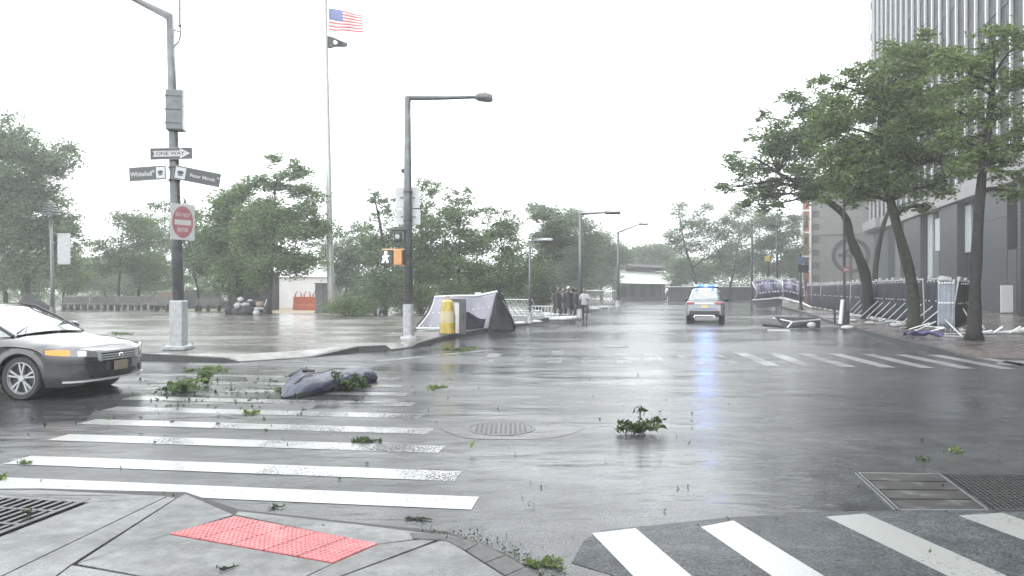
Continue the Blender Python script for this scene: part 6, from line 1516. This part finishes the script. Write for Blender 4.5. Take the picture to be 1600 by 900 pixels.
# litter gathered along the corner kerb
cur = [Vector(xy(G(*p))) for p in kc]
q = []
for _ in range(420):
    i = int(g.integers(0, len(cur) - 1)); p = cur[i].lerp(cur[i + 1], g.random()); q.append((p.x + abs(g.normal(0, .09)), p.y + g.normal(0, .07), .014))
ex = np.stack([g.normal(-4.6, 1.1, 260), g.normal(11.6, 1.5, 260), np.full(260, .012)], 1)
litter = leaf_mesh('leaf_litter', np.concatenate([pts[:n], np.array(q), ex]), None, np.concatenate([.035 * (.5 + g.random(n)), .022 * (.5 + g.random(420)), .07 * (.5 + g.random(260))]), M['leaf4'], None, 555, (0, 0, 0), 0)
tag(litter, 'specks of torn leaf scattered over the wet road and corner gutter', 'leaf litter', kind='stuff')

# blue-grey bag on the crosswalk
c = G(458, 621); t = thing('sleeping_bag', 'blue-grey padded bundle lying sodden on the crosswalk against the dark green branch', 'bundle', (c.x, c.y, 0))
M['bagm'] = mat('sodden_blue_grey_fabric', (.032, .038, .062), .5, noise=4, amount=.35, bump=.6, dist=.04, coat=.12)
s = c.y / F; mb = MB(); rgs = []
path = [(-.14, -.10, .03, .02), (-.10, 0, .14, .05), (0, .16, .27, .13), (.14, .42, .33, .17), (.28, .72, .30, .16), (.42, 1.02, .31, .18), (.56, 1.30, .27, .15), (.66, 1.52, .20, .17), (.76, 1.74, .22, .15), (.86, 1.92, .14, .10), (.90, 2.0, .03, .03)]
for i, (x, y, w, h) in enumerate(path):
    q0 = path[max(i - 1, 0)]; q1 = path[min(i + 1, len(path) - 1)]; tx, ty = q1[0] - q0[0], q1[1] - q0[1]; L_ = math.hypot(tx, ty); nx, ny = ty / L_, -tx / L_
    rgs.append([Vector((x + nx * math.cos(a) * w * (1 + .08 * math.sin(3 * a + i * 2.3)), y + ny * math.cos(a) * w, max(.004, h * .9 + h * (math.sin(a) * (1 + .16 * math.sin(7 * a + i * 2.6)) - .25 * math.exp(-((a - 1.2 - .1 * i) / .12) ** 2))))) for a in np.linspace(0, 2 * math.pi, 40, endpoint=False)])
mb.loft(rgs, cap=True); o = mb.build('bundle', M['bagm'], t, smooth=True); sbm = o.modifiers.new('s', 'SUBSURF'); sbm.levels = sbm.render_levels = 3
txd = bpy.data.textures.new('folds', 'CLOUDS'); txd.noise_scale = .22; txd.noise_depth = 2; dm = o.modifiers.new('d', 'DISPLACE'); dm.texture = txd; dm.strength = .06; dm.mid_level = .5
MB().loft([[Vector((-.20, .25, .03)), Vector((-.34, .42, .05)), Vector((-.16, .62, .30)), Vector((-.06, .45, .22))], [Vector((-.12, .22, .06)), Vector((-.20, .45, .26)), Vector((-.08, .72, .36)), Vector((.0, .5, .28))]], cap=True).build('flap', M['bagm'], t)
MB().tube([(-.30, .70, .24), (-.10, .78, .33), (.12, .80, .32)], [.03, .04, .02], 6).build('strap', M['black'], t)
MB().tube([(-.02, .1, .2), (.1, .38, .32), (.24, .70, .31), (.40, 1.0, .34), (.55, 1.3, .29)], .010, 6).build('seam', M['black'], t)
MB().tube([(.05, -.06, .04), (.30, .22, .05)], [.05, .03], 6).build('dark_lining', M['black'], t)
for i, (px, py, h_, l) in enumerate(((1170, 70, 9, 'dark leaf blown high above the patrol car'), (930, 72, 11, 'leaf speck blown in the sky above the smaller lamp posts'), (850, 132, 8, 'leaf speck in the sky just past the lamp post\'s lamp head'), (987, 265, 5, 'leaf speck in the air over the far lamp post'), (1042, 45, 10, 'leaf speck high between the far lamp post and the tower'), (722, 280, 5, 'leaf speck in the air above the pointed tree'))):
    o = leaf_mesh('leaf', np.zeros((1, 3)), None, np.array([.10]), M['leaf4'], None, 40 + i); o.location = P(px, py, 17); tag(o, l, 'leaf', 'leaves blown through the air')
# ================================================================== RAIN HAZE
hm = bpy.data.materials.new('rain_haze'); hm.use_nodes = True; t_ = hm.node_tree; t_.nodes.clear()
pv_ = t_.nodes.new('ShaderNodeVolumePrincipled'); pv_.inputs['Color'].default_value = (.96, .975, .98, 1); pv_.inputs['Density'].default_value = .0018
pv_.inputs['Anisotropy'].default_value = .2
ho = t_.nodes.new('ShaderNodeOutputMaterial'); t_.links.new(pv_.outputs[0], ho.inputs['Volume'])
hz = MB().box((0, 170, 40.2), (520, 520, 83)).build('haze', hm); tag(hz, kind='stuff')
